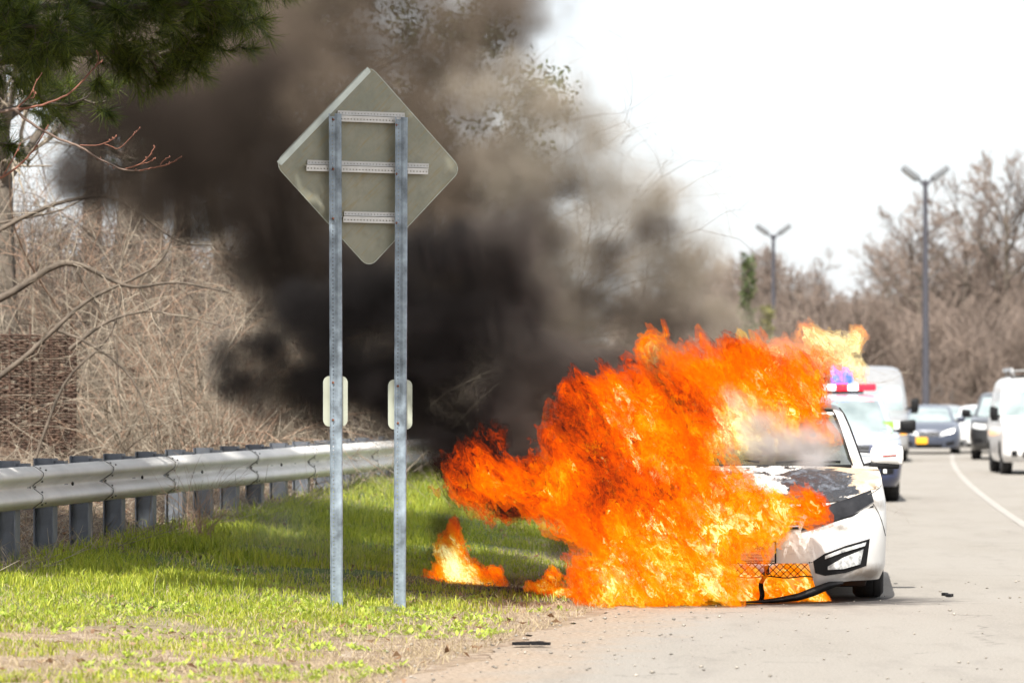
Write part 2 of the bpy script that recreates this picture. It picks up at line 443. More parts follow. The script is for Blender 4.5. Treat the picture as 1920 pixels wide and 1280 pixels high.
def rvec(r): return Vector((r.gauss(0, 1), r.gauss(0, 1), r.gauss(0, 1)))
def grow(segs, r, p, d, L, rad, lvl, spec):
    """spec per level: (segments, wiggle, up, children, child length ratio, angle)"""
    ns, wig, up, nc, lr, ang = spec[lvl]
    pts = [p.copy()]
    step = L / ns
    for i in range(ns):
        d = (d + rvec(r) * wig + Vector((0, 0, up))).normalized()
        q = p + d * step
        r0 = rad * (1 - .75 * i / ns); r1 = rad * (1 - .75 * (i + 1) / ns)
        segs[lvl].append((p[:], q[:], r0, r1)); p = q; pts.append(p.copy())
        if lvl + 1 < len(spec):
            k = nc / ns
            for _ in range(int(k) + (r.random() < k % 1)):
                if i < ns * .25 and lvl == 0: continue
                ax = d.orthogonal().normalized(); ax.rotate(Matrix.Rotation(r.random() * 6.28, 3, d))
                cd = (d * math.cos(ang) + ax * math.sin(ang)).normalized()
                grow(segs, r, q.copy(), cd, L * lr * (1.15 - .7 * i / ns) * r.uniform(.7, 1.2), max(r1 * .62, .002), lvl + 1, spec)
    return pts

def bark(name, c1, c2, scale=6): return pmat(name, c2, .9, scale=scale, col2=c1, bump=.4)
m_bark = bark('bark_grey', (.06, .05, .04), (.18, .15, .12))
m_twig_far = bark('far_twigs', (.12, .092, .076), (.28, .215, .175), .3)
m_twig = bark('twig_tan', (.15, .12, .085), (.46, .395, .31), 3.)
m_twig_red = bark('twig_red', (.20, .12, .08), (.44, .31, .22), 3.)
m_twig_dark = bark('twig_dark', (.07, .055, .045), (.22, .175, .145), 3.)

def bare_tree(seed, H, spread=.55, rad=.22, spec=None, mat=m_twig_far, tm=m_bark, radmul=1.0):
    r = random.Random(seed)
    spec = spec or [(9, .06, .10, 22, .55, .75), (6, .13, .07, 9, .45, .7), (5, .18, .05, 8, .5, .6), (3, .22, .02, 0, 0, 0)]
    segs = [[] for _ in spec]
    grow(segs, r, Vector((0, 0, 0)), Vector((0, 0, 1)), H, rad, 0, spec)
    return segs

tree_bank = []
for s in range(5):
    segs = bare_tree(40 + s, 9.5, spec=[(9, .05, .10, 24, .52, .8), (6, .13, .07, 10, .42, .7), (4, .18, .05, 9, .5, .6), (2, .22, .02, 0, 0, 0)])
    tree_bank.append((segs[0] + segs[1], [(a, b, max(c, .02), max(d, .013)) for a, b, c, d in segs[2] + segs[3]]))
    print('tree', s, len(segs[0]), len(segs[1]), len(segs[2]), len(segs[3]))
bank_mesh = []
for s, (tr, tw) in enumerate(tree_bank):
    o = segs_mesh('trunk', tr, m_bark, 5); c = segs_mesh('crown', tw, m_twig_far, 3)
    bank_mesh.append((o.data, c.data)); bpy.data.objects.remove(o); bpy.data.objects.remove(c)
def put_tree(x, y, k, sc, rz, label, group=None, name='bare_tree', zs=1.0, z=None, mats=None):
    e = empty(name, (x, y, (float(ground_z(x, y)) if z is None else z)), rz); e.scale = (sc, sc, sc * zs)
    tag(e, label, 'tree', group)
    a = link(bpy.data.objects.new('trunk', bank_mesh[k][0]), e); b = link(bpy.data.objects.new('crown', bank_mesh[k][1]), e)
    if mats:
        for o, mm in ((a, mats[0]), (b, mats[1])):
            o.material_slots[0].link = 'OBJECT'; o.material_slots[0].material = mm
    return e
rt = random.Random(9)
# tall bare trees that stand out against the sky at the right
tall = [(1712, 232, 1.22, 'tall bare tree with an open crown just behind the nearer lamp post'), (1880, 225, 1.44, 'tallest bare tree, broad round crown at the right edge'), (1800, 240, 1.25, 'bare tree between the lamp post and the tallest tree'), (1965, 235, 1.34, 'bare tree whose crown leaves the photo at the right'), (1665, 245, 1.05, 'bare tree left of the nearer lamp post')]
for i, (p, D, sc, lb) in enumerate(tall):
    put_tree((p - 960) / F_PX * D, D, i % 5, sc, rt.random() * 6, lb, z=-.1)
# the wood behind: trees that read as one mass but stand as single trees
i = 0
for row, (D, h, step) in enumerate([(205, .75, 50), (222, .98, 56), (242, 1.14, 50), (262, 1.22, 45)]):
    p = 1180 + row * 17
    while p < 2030:
        hh = .74 * h * (1.0 + .18 * math.sin(p * .013 + row)) * rt.uniform(.88, 1.12) * (1.0 if p > 1700 else .95)
        put_tree((p - 960) / F_PX * D, D + rt.uniform(-6, 6), rt.randrange(5), hh, rt.random() * 6, 'leafless tree of the far wood, ' + ['front', 'second', 'third', 'rearmost'][row] + ' row, ' + ('behind the smoke' if p < 1440 else 'between the lamp posts' if p < 1730 else 'right of the nearer lamp post'), 'leafless trees of the far wood', z=-.1)
        p += step * rt.uniform(.7, 1.3); i += 1
print('far trees', i)
# underbrush of the far wood
segs = []
for j in range(14000):
    D = rt.uniform(198, 250); x = (rt.uniform(1150, 2050) - 960) / F_PX * D; z0 = rt.uniform(-.2, 6)
    d = Vector((rt.gauss(0, .5), rt.gauss(0, .5), rt.uniform(.4, 1))) * rt.uniform(1, 2.6)
    segs.append(((x, D, z0), (x + d.x, D + d.y, z0 + d.z), .03, .012))
tag(segs_mesh('undergrowth', segs, m_twig_far, 3), 'brown undergrowth filling the far wood below the crowns', 'undergrowth', kind='stuff')

# leafy or evergreen foliage
def leaf_cloud(name, pts, size, mat, parent=None, seed=0, n_leaf=None, rad=.5, flat=.8):
    rs = np.random.RandomState(seed); n = len(pts) * n_leaf
    c = np.repeat(np.array([q[:] for q in pts]), n_leaf, 0)
    off = rs.randn(n, 3); off /= np.linalg.norm(off, axis=1, keepdims=True); off *= (rs.rand(n, 1) ** .5) * rad * np.array([1, 1, flat])
    c = c + off
    u = rs.randn(n, 3); u /= np.linalg.norm(u, axis=1, keepdims=True); v = np.cross(u, rs.randn(n, 3)); v /= np.linalg.norm(v, axis=1, keepdims=True)
    s = size * (.6 + .8 * rs.rand(n, 1))
    co = np.stack([c - u * s, c + v * s * .45, c + u * s, c - v * s * .45], 1).reshape(-1, 3)
    f = np.arange(n * 4).reshape(n, 4)
    return mesh_np(name, co, f, [mat], parent=parent)
m_leaf = grass_mat('leaves_dull', (.03, .05, .015), (.07, .10, .03), (.13, .16, .06))
r = random.Random(77)
segs = bare_tree(77, 9, spec=[(10, .06, .08, 26, .42, 1.0), (6, .16, .06, 9, .4, .8), (4, .2, .04, 4, .5, .7), (2, .2, 0, 0, 0, 0)], rad=.13)
segs = [[q for q in lv if q[1][0] < 3.9] for lv in segs]
e = empty('leafy_tree', (-3.4, 47, -.4)); tag(e, 'tall leafy tree half hidden in smoke above the diamond sign', 'tree')
segs_mesh('trunk', segs[0] + segs[1], m_bark, 5, e)
tips = [Vector(s[1]) for s in segs[2] + segs[3] if s[1][2] > 2.2]
leaf_cloud('crown', tips, .045, m_leaf, e, 3, 44, .42)
e2 = empty('leafy_tree', (-5.2, 51, .8), 2.0); e2.scale = (.95, .95, 1.1); tag(e2, 'leafy tree behind the smoke left of the diamond sign', 'tree')
for c in list(e.children): o = c.copy(); COL.objects.link(o); o.parent = e2
for k_, (p_, D_, s_) in enumerate([(1402, 190, .32), (1438, 192, .27)]):
    e3 = empty('evergreen_tree', ((p_ - 960) / F_PX * D_, D_, 0)); tag(e3, ['narrow green cypress left of the farther lamp post', 'shorter yellowish cypress beside the farther lamp post'][k_], 'tree')
    tube_obj('trunk', [(0, 0, 0), (0, 0, 4), (0, 0, [8.6, 6][k_])], [.2, .15, .05], m_bark, e3)
    H_ = [9.3, 6.8][k_]
    leaf_cloud('crown', [Vector((rt.gauss(0, .25) * (1 - k2 / 60), rt.gauss(0, .25) * (1 - k2 / 60), 1 + (H_ - 1.2) * k2 / 60)) for k2 in range(60)], .16, [m_leaf, grass_mat('leaves_yellow', (.08, .09, .02), (.16, .16, .04), (.25, .24, .08))][k_], e3, k_, 16, .4)

# brush thicket behind the guardrail
def brush(seed, nst, H, spread, sub=9):
    r = random.Random(seed); big, small = [], []
    for s in range(nst):
        p = Vector((r.uniform(-spread, spread) * .6, r.uniform(-.5, .5), 0)); d = Vector((r.gauss(0, .8), r.gauss(0, .5), 1)).normalized()
        L = H * r.uniform(.5, 1.15); ns = 9; rad = r.uniform(.003, .010)
        if r.random() < .08: rad *= 2
        droop = r.uniform(.02, .26); cur = rvec(r) * .09
        for i in range(ns):
            d = (d + cur + rvec(r) * .11 + Vector((0, 0, -droop * i / ns * 2))).normalized()
            q = p + d * (L / ns); k = 1 - .8 * i / ns
            big.append((p[:], q[:], rad * k, rad * (k - .08))); p = q
            if i > 0:
                for _ in range(2 if r.random() < .6 else 1):
                    tp = p.copy(); td = (d + rvec(r) * .95).normalized(); tl = L * r.uniform(.08, .26); tr_ = max(.0022, rad * k * .4); c2 = rvec(r) * .24
                    for m in range(4):
                        td = (td + c2 + rvec(r) * .2 + Vector((0, 0, -.03))).normalized(); tq = tp + td * (tl / 4)
                        small.append((tp[:], tq[:], tr_ * (1 - .2 * m), tr_ * (.8 - .2 * m))); tp = tq
                        if r.random() < .45:
                            e_ = tp + (td + rvec(r) * .7).normalized() * tl * .22
                            small.append((tp[:], e_[:], tr_ * .6, .001))
    return big, small
bb = []
for s in range(5):
    b_, s_ = brush(300 + s, 78, 3.3, 1.7)
    print('brush', len(b_), len(s_))
    o1 = segs_mesh('stems', b_, m_twig, 5); o2 = segs_mesh('twigs', s_, m_twig, 3); bb.append((o1.data, o2.data)); bpy.data.objects.remove(o1); bpy.data.objects.remove(o2)
def rail_x(y): return -3.70 + .18 * (y - 27)
rb = random.Random(4)
spots = []
for k in range(30):
    y = 30.5 + k * .55 + rb.uniform(-.3, .3); x = rail_x(y) - rb.uniform(1.2, 4.5) + (.4 if y > 40 else 0)
    spots.append((x, y))
for k in range(15):
    y = rb.uniform(40, 52); spots.append((rb.uniform(-7.5, .3), y))
where = ['behind the near end of the guardrail', 'behind the guardrail beside the woven fence', 'behind the middle of the guardrail', 'behind the guardrail left of the sign posts', 'far along the guardrail behind the smoke', 'deep in the thicket at the back']
for k, (x, y) in enumerate(spots):
    if y < 39 and 960 + F_PX * x / y < 200: continue
    e = empty('bare_bush', (x, y, float(ground_z(x, y)) - .05), rb.choice([0, 3.14]) + rb.uniform(-.5, .5)); sc = rb.uniform(.75, 1.35) * (.62 if y < 37 else .85 if y < 41 else 1.1)
    e.scale = (sc, sc, sc * rb.uniform(.9, 1.15))
    k5 = rb.randrange(5); cl = rb.random()
    mm, cw_ = (m_twig, 'pale tan') if cl < .5 else ((m_twig_dark, 'dark grey brown') if cl < .8 else (m_twig_red, 'reddish brown'))
    tag(e, 'tangled bare bush of ' + cw_ + ' stems ' + where[min(5, int((y - 30) / 3.7))], 'bush', 'bare bushes of the thicket behind the guardrail, ' + where[min(5, int((y - 30) / 3.7))])
    for nm, me in zip(('stems', 'twigs'), bb[k5]):
        o = link(bpy.data.objects.new(nm, me), e)
        if mm is not m_twig: o.material_slots[0].link = 'OBJECT'; o.material_slots[0].material = mm
# bare trees standing in the thicket
for k, (p_, D_, sc, lb) in enumerate([(30, 40, .62, 'crooked bare tree at the left edge of the photo'), (230, 50, .7, 'bare tree behind the thicket under the pine branch'), (340, 54, .72, 'bare tree fading into the smoke above the thicket'), (430, 48, .6, 'low bare tree behind the dark smoke'), (170, 60, .9, 'tall bare tree deep in the thicket'), (-60, 52, .8, 'bare tree cut off by the left edge'), (520, 58, .8, 'bare tree behind the smoke left of the sign'), (290, 66, .95, 'tallest bare tree far behind the thicket')]):
    put_tree((p_ - 960) / F_PX * D_, D_, k % 5, sc, k * 1.3, lb, mats=(m_bark, m_twig))
segs = []
for j in range(15000):
    y = rb.uniform(43, 60); x = rb.uniform(-9.5, 1.2); z = float(ground_z(x, y)) + rb.uniform(-.1, 1.6) * rb.random()
    d = Vector((rb.gauss(0, 1), rb.gauss(0, 1), rb.gauss(.5, .7))).normalized() * rb.uniform(.3, 1.2)
    segs.append(((x, y, z), (x + d.x, y + d.y, z + d.z), .009, .003))
tag(segs_mesh('thicket', segs, m_twig_dark, 3), 'dark tangle of dead branches at the back of the thicket', 'thicket', kind='stuff')
# leaf litter twigs and dead stalks along the rail foot
segs = []
for j in range(5200):
    y = rb.uniform(26, 46); x = rail_x(y) - rb.uniform(-.25, 3.0); z = float(ground_z(x, y))
    d = Vector((rb.gauss(0, 1), rb.gauss(0, 1), abs(rb.gauss(0, .55)))).normalized() * rb.uniform(.08, .5)
    segs.append(((x, y, z), (x + d.x, y + d.y, z + d.z), .004, .0015))
tag(segs_mesh('dead_stalks', segs, m_twig, 3), 'dead stalks and broken twigs littering the ground by the guardrail', 'stalks', kind='stuff')
def stalk_clump(x, y, n, H, spread, label, seed, lean=(0, 0), mat=m_twig_red):
    r = random.Random(seed); segs = []
    for s in range(n):
        p = Vector((r.gauss(0, .08), r.gauss(0, .08), 0)); d = Vector((r.gauss(lean[0], spread), r.gauss(lean[1], spread * .6), 1)).normalized(); L = H * r.uniform(.4, 1); cur = rvec(r) * .05
        rad = r.uniform(.002, .0045)
        for i in range(7):
            d = (d + cur + Vector((0, 0, -.03 * i))).normalized(); q = p + d * L / 7
            segs.append((p[:], q[:], rad * (1 - i / 8), rad * (1 - (i + 1) / 8))); p = q
            if i > 2 and r.random() < .4:
                q2 = p + (d + rvec(r) * .4).normalized() * L * .12; segs.append((p[:], q2[:], rad * .4, .001))
    o = segs_mesh('dry_plant', segs, mat, 3); o.location = (x, y, float(ground_z(x, y))); tag(o, label, 'plant'); return o
q = px(362, 1000, 31.0); stalk_clump(q.x, q.y, 46, .85, .42, 'spray of dry reddish stalks growing in front of the guardrail posts', 1, (.25, 0))
q = px(300, 1005, 31.6); stalk_clump(q.x, q.y, 22, .4, .6, 'low pale dry tuft left of the reddish stalks', 2, mat=m_twig)
q = px(45, 1085, 26.5); stalk_clump(q.x, q.y, 26, .35, .4, 'dry straw tuft in front of the nearest guardrail posts', 3, mat=m_twig)
q = px(510, 1000, 33); stalk_clump(q.x, q.y, 16, .28, .7, 'pale bent straw lying right of the reddish stalks', 4, (.8, 0), mat=m_twig)
q = px(300, 1130, 24.6); stalk_clump(q.x, q.y, 5, .22, .5, 'broken pale twig sticking up from the green grass', 5, (-.2, 0), mat=m_twig)

# ------------------------------------------------------------------ woven fence at the left edge
m_reed = bark('reed', (.035, .02, .014), (.12, .07, .048), 9)
fe = empty('woven_fence', (-6.2, 37.5, .12)); tag(fe, 'dark brown woven reed fence behind the bushes at the left edge', 'fence')
segs = []; rf = random.Random(8)
for row in range(78):
    z = .02 + row * .026; xprev = None
    for k in range(56):
        xx = -1.2 + k * .055; yy = .014 * (1 if (k + row) % 2 else -1)
        p_ = (xx, yy, z + rf.gauss(0, .004) - .0012 * (k - 20) * (1 if k > 20 else 0))
        if xprev is not None and rf.random() > .03: segs.append((xprev, p_, .0115, .0115))
        xprev = p_
o = segs_mesh('weave', segs, m_reed, 4, fe); o['kind'] = 'stuff'
rod = tube_obj('upright', [(0, 0, -.2), (0, 0, 2.08)], .013, m_reed, fe, 6)
for k in range(1, 15):
    c = rod.copy(); COL.objects.link(c); c.location.x = -1.2 + k * .205 + .1; c.scale.z = rf.uniform(.97, 1.02)
rod.location.x = -1.1
# ------------------------------------------------------------------ guardrail
m_galv = pmat('galvanised_rail', (.78, .765, .735), .5, metal=.1, var=.10, scale=2.2, bump=.05)
m_post = pmat('galvanised_post', (.15, .165, .19), .5, metal=.3, var=.2, scale=5, bump=.08)  # darkened base colour stands in for shade on the posts
m_dark = pmat('dark_steel', (.03, .03, .03), .6)
m_rust = pmat('rusty_bolt', (.16, .06, .035), .8, var=.4, scale=60)
gd = empty('guardrail', (rail_x(27), 27, 0)); tag(gd, 'galvanised W-beam guardrail on steel posts curving along the verge', 'guardrail')
G0 = Vector((rail_x(27), 27, 0))
rdir = Vector((.18, 1, 0)).normalized(); rnor = Vector((rdir.y, -rdir.x, 0))     # towards the road
def rail_top(y): return .955 + .0068 * (y - 27) - .00006 * (y - 27) ** 2
prof = [(0, 0), (.012, -.004), (.05, -.03), (.080, -.052), (.083, -.075), (.075, -.098), (.03, -.128), (.008, -.145), (.004, -.158), (.008, -.171), (.03, -.188), (.075, -.218), (.083, -.241), (.080, -.264), (.05, -.286), (.012, -.312), (0, -.316)]
def rail_pt(s, o_, z_):
    y = 27 + s * rdir.y; base = Vector((rail_x(27), 27, 0)) + rdir * s
    p = base + rnor * o_; return Vector((p.x, p.y, rail_top(y) + z_))
joints = [-3.0 + .05, 0.75, 2.60, 4.45, 7.3, 9.6, 12.5, 15.5, 18.5, 21.5]
for j in range(len(joints) - 1):
    s0, s1 = joints[j], joints[j + 1] + .28
    bm = bmesh.new(); n = max(3, int((s1 - s0) / .12)); rows = []
    for i in range(n + 1):
        s = s0 + (s1 - s0) * i / n
        off = .006 if s > joints[j + 1] - .02 else 0.0           # lapped end sits behind the next panel
        rows.append([bm.verts.new(rail_pt(s, a - off, b) - G0) for a, b in prof])
    for i in range(n):
        for k in range(len(prof) - 1): bm.faces.new((rows[i][k], rows[i + 1][k], rows[i + 1][k + 1], rows[i][k + 1]))
    o = mesh_bm('rail_panel', bm, m_galv, gd, smooth=60)
    sd_ = o.modifiers.new('thick', 'SOLIDIFY'); sd_.thickness = .004; sd_.offset = -1
# dark lap edges and slotted splice bolts on every joint
for j in joints[1:-1]:
    bm = bmesh.new()
    pts = [rail_pt(j + .01 + .022 * math.sin(k_ * .8), a + .004, b) - G0 for k_, (a, b) in enumerate(prof)]
    bm_tube(bm, pts, .003, 4)
    mesh_bm('lap_edge', bm, m_dark, gd)
bm = bmesh.new(); bmesh.ops.create_uvsphere(bm, u_segments=8, v_segments=5, radius=.013)
bolt = mesh_bm('bolt', bm, m_dark, gd, smooth=60)
first = True
for j in joints[1:-1]:
    for (ds, zz, oo) in ((.10, -.02, .035), (.16, -.035, .06), (.10, -.118, .05), (.06, -.158, .008), (.10, -.198, .05), (.16, -.28, .06), (.10, -.29, .05)):
        c = bolt if first else bolt.copy()
        if not first: COL.objects.link(c)
        first = False
        c.location = rail_pt(j + ds, oo, zz) - G0; c.scale = (.6, 1.6, .6)
for s in (1.75, 3.7, 5.6, 8.5, 11, 14):
    c = bolt.copy(); COL.objects.link(c); c.location = rail_pt(s, .01, -.158) - G0; c.scale = (1, 1, 1.3)
# posts (H section) with blocks, about 0.93 m apart
s = -1.2; k = 0
post_me = block_me = None
while s < 22:
    b0 = rail_pt(s, -.16, 0); gz = float(ground_z(b0.x, b0.y)); H = b0.z - .02 + .06 - gz + .3
    bm = bmesh.new()
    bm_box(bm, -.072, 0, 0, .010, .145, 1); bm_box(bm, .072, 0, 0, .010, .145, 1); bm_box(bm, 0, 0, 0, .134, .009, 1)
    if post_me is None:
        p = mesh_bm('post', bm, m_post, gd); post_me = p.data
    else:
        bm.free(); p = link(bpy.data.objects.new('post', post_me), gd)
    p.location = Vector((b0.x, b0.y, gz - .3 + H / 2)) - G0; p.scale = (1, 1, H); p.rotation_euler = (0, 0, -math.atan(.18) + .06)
    bc = rail_pt(s, -.045, -.15)
    if block_me is None:
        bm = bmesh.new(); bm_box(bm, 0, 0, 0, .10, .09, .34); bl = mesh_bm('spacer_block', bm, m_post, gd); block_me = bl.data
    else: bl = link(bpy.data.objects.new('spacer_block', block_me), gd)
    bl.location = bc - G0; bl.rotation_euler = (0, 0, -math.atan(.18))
    s += .935; k += 1

# ------------------------------------------------------------------ diamond sign seen from behind
m_panel, t, out = new_mat('sign_back')
b = t.n.new('ShaderNodeBsdfPrincipled'); b.inputs['Roughness'].default_value = .45; b.inputs['Metallic'].default_value = .25
tc = t.n.new('ShaderNodeTexCoord'); v = tc.outputs['Object']
rot = t.n.new('ShaderNodeVectorRotate'); rot.rotation_type = 'Y_AXIS'; rot.inputs['Angle'].default_value = R(45); t.l.new(v, rot.inputs['Vector'])
st = t.noise(t.vec('MULTIPLY', rot.outputs[0], (3, 3, 40)), 1.6, 4, .6); st2 = t.noise(t.vec('MULTIPLY', rot.outputs[0], (38, 3, 3)), 1.4, 4, .6); bl_ = t.noise(v, 3.2, 5, .65)
c = t.ramp(bl_, [(.35, (.19, .195, .15)), (.65, (.28, .27, .21))])
c = t.mix(t.maprange(t.noise(v, 9, 6, .75), .5, .7, 0., .35), c, (.13, .12, .09))
c = t.mix(t.maprange(st, .52, .70, 0., .7), c, (.25, .19, .08)); c = t.mix(t.maprange(st2, .56, .78, 0., .45), c, (.17, .19, .18))
t.l.new(c, b.inputs['Base Color']); t.l.new(t.maprange(bl_, .3, .7, .35, .6), b.inputs['Roughness']); t.l.new(b.outputs[0], out.inputs[0])
m_edge = pmat('sign_edge', (.55, .60, .56), .5, metal=.3, var=.1)
m_yel = pmat('sign_face', (.75, .45, .02), .4)
m_bar = pmat('galvanised_bar', (.56, .55, .53), .45, metal=.15, var=.08, scale=9, bump=.03)
m_upost = pmat('galvanised_upright', (.25, .30, .35), .45, metal=.3, var=.35, scale=9, bump=.1, bscale=60)
SY = 25.0; YAW = R(25.6)
c0 = px(692, 312, 25.22)
S = empty('diamond_sign', (c0.x, c0.y, 0), YAW)
tag(S, 'diamond road sign seen from behind on two perforated steel posts', 'sign')
diag = 1.386; ch = c0.z
def rdiamond(half, r, seg=8):
    """rounded square standing on its corner, as (x, z) points"""
    a = half / math.sqrt(2); pts = []
    for k_ in range(4):
        cx_, cz_ = (a - r) * (1, -1, -1, 1)[k_], (a - r) * (1, 1, -1, -1)[k_]
        for i in range(seg + 1):
            an = math.pi / 2 * (k_ + i / seg)
            pts.append((cx_ + r * math.cos(an), cz_ + r * math.sin(an)))
    c, s_ = math.cos(math.pi / 4), math.sin(math.pi / 4)
    return [(x * c - z * s_, x * s_ + z * c) for x, z in pts]
def plate_obj(name, pts, y0, y1, mats, parent, loc=(0, 0, 0)):
    bm = bmesh.new()
    A = [bm.verts.new((x, y0, z)) for x, z in pts]; B = [bm.verts.new((x, y1, z)) for x, z in pts]
    n = len(pts)
    bm.faces.new(A); f2 = bm.faces.new(B[::-1]); sides_ = [bm.faces.new((A[i], B[i], B[(i + 1) % n], A[(i + 1) % n])) for i in range(n)]
    if len(mats) > 1:
        for f in sides_: f.material_index = 1
    if len(mats) > 2: f2.material_index = 2
    o = mesh_bm(name, bm, None, parent); o.location = loc
    for m in mats: o.data.materials.append(m)
    return o
plate_obj('panel', rdiamond(diag / 2, .075), 0, .0035, [m_panel, m_edge, m_yel], S, (0, 0, ch))
# rolled rim standing proud along the upper left edge and a fine one elsewhere
pts = rdiamond(diag / 2 - .004, .072, 8)
def rim(pp, r, name='rim'):
    bm = bmesh.new(); bm_tube(bm, [(x, .002, z) for x, z in pp], r, 6); o = mesh_bm(name, bm, m_edge, S, smooth=60); o.location = (0, 0, ch)
n_ = len(pts)
rim(pts + pts[:1], .0028)
o = plate_obj('edge_strip', [(-.672, .012), (-.012, .672), (.012, .640), (-.640, -.012)], -.004, -.001, [m_edge], S, (0, 0, ch))

def holed_strip(bm, L, W, pitch, hr, thick=.0025, nseg=8):
    """strip along +x, width along z, with a row of round holes; thin solid"""
    n = int(L / pitch)
    for i in range(n):
        x0 = i * pitch; cx_ = x0 + pitch / 2
        for y in (0, thick):
            outer = [(x0, -W / 2), (cx_, -W / 2), (x0 + pitch, -W / 2), (x0 + pitch, 0), (x0 + pitch, W / 2), (cx_, W / 2), (x0, W / 2), (x0, 0)]
            inner = [(cx_ + hr * math.cos(a), hr * math.sin(a)) for a in [math.pi * (1.25 + .25 * k_) for k_ in range(8)]]
            O = [bm.verts.new((x, y, z)) for x, z in outer]; I = [bm.verts.new((x, y, z)) for x, z in inner]
            for k_ in range(8): bm.faces.new((O[k_], O[(k_ + 1) % 8], I[(k_ + 1) % 8], I[k_]))
def strip_quad(bm, a, b_, c, d): bm.faces.new([bm.verts.new(q) for q in (a, b_, c, d)])
ppm = 25.2 / F_PX
def cross_bar(z, x0, x1, name='crossbar'):
    """Z-section bar: rear perforated flange on the panel, web running forward and down, front perforated flange"""
    e_ = bpy.data.objects.new(name, None)
    bm = bmesh.new(); L = x1 - x0
    holed_strip(bm, L, .026, .0235, .0042)
    for v_ in bm.verts: v_.co += Vector((x0 + .02, -.012, z + .030))
    nv = len(bm.verts)
    bm2 = bmesh.new(); holed_strip(bm2, L, .036, .0235, .0050)
    for v_ in bm2.verts: v_.co += Vector((x0, -.045, z - .012))
    me2 = bpy.data.meshes.new('t'); bm2.to_mesh(me2); bm2.free(); bm.from_mesh(me2); bpy.data.meshes.remove(me2)
    n = 1; zt, zb = z + .017, z + .006
    bm_box(bm, (x0 + x1) / 2 + .004, -.0275, z + .0085, L, .033, .005)
    bm_box(bm, (x0 + x1) / 2 + .02, -.012 + .004, z + .0445, L - .002, .012, .003)
    bpy.data.objects.remove(e_)
    return mesh_bm(name, bm, m_bar, S)
def lx(pxx): return (pxx - 692) * ppm / math.cos(YAW)
cross_bar(px(690, 222, 25.2).z, lx(628), lx(752))
cross_bar(px(690, 316, 25.2).z, lx(573), lx(797))
cross_bar(px(690, 410, 25.2).z, lx(640), lx(752))
def upright(xl, ztop, lean, name='post', zg=0.):
    H = ztop - (zg - .25)
    bm = bmesh.new()
    holed_strip(bm, H, .034, .0253, .0046)
    # strip runs along x: stand it up
    bmesh.ops.transform(bm, matrix=Matrix(((0, 0, 1, 0), (0, 1, 0, 0), (1, 0, 0, 0), (0, 0, 0, 1))), verts=bm.verts)
    def col(a, b_):  # vertical quad between plan points
        strip_quad(bm, (a[0], a[1], 0), (b_[0], b_[1], 0), (b_[0], b_[1], H), (a[0], a[1], H))
    # folded channel walls
    col((-.017, .0), (-.026, -.010)); col((-.026, -.010), (-.030, -.010))
    P_ = [(.017, 0), (.030, -.014), (.046, -.020), (.056, -.018), (.062, -.010)]
    for i in range(len(P_) - 1): col(P_[i], P_[i + 1])
    for i in range(len(P_) - 1)[::-1]: col((P_[i + 1][0], P_[i + 1][1] + .003), (P_[i][0], P_[i][1] + .003))
    col((-.017, .003), (-.026, -.007))
    o = mesh_bm(name, bm, m_upost, S)
    o.location = (xl, -.062, zg - .25); o.rotation_euler = (0, lean, 0)
    return o
zl = px(690, 218, 25.2).z; zgl, zgr = .055, .0
u1 = upright(lx(622), zl + .005, R(-.25), zg=zgl); u2 = upright(lx(737), zl - .003, R(.2), zg=zgr)
bm = bmesh.new(); bm_lathe(bm, [(.0, -.010), (.007, -.009), (.009, -.004), (.009, 0)], 'y', seg=6)
bt = mesh_bm('bolt', bm, m_rust, S, smooth=40)
bolts = []
for xx in (lx(619), lx(735)):
    for py_ in (228, 320, 412): bolts.append((xx, -.064, px(690, py_, 25.2).z - (.02 if xx > 0 else 0)))
for k_, l_ in enumerate(bolts):
    c = bt if k_ == 0 else bt.copy()
    if k_: COL.objects.link(c)
    c.location = l_
# small rounded marker plates on the far side of each post
def rrect(w, h, r, seg=6):
    pts = []
    for k_ in range(4):
        cx_, cz_ = (w / 2 - r) * (1, -1, -1, 1)[k_], (h / 2 - r) * (1, 1, -1, -1)[k_]
        for i in range(seg + 1):
            an = math.pi / 2 * (k_ + i / seg); pts.append((cx_ + r * math.cos(an), cz_ + r * math.sin(an)))
    return pts
m_mark = pmat('marker_back', (.42, .44, .36), .45, metal=.2, var=.1, scale=5)
for xx, py_ in ((lx(622.5), 752), (lx(741.5), 758)):
    z = px(690, py_, 25.1).z
    mk = plate_obj('marker_plate', rrect(.178, .338, .045), 0, .003, [m_mark, m_edge, m_yel], S, (xx + .01, -.054, z))
    for dz in (.125, -.125):
        c = bt.copy(); COL.objects.link(c); c.location = (xx - .013, -.064, z + dz)

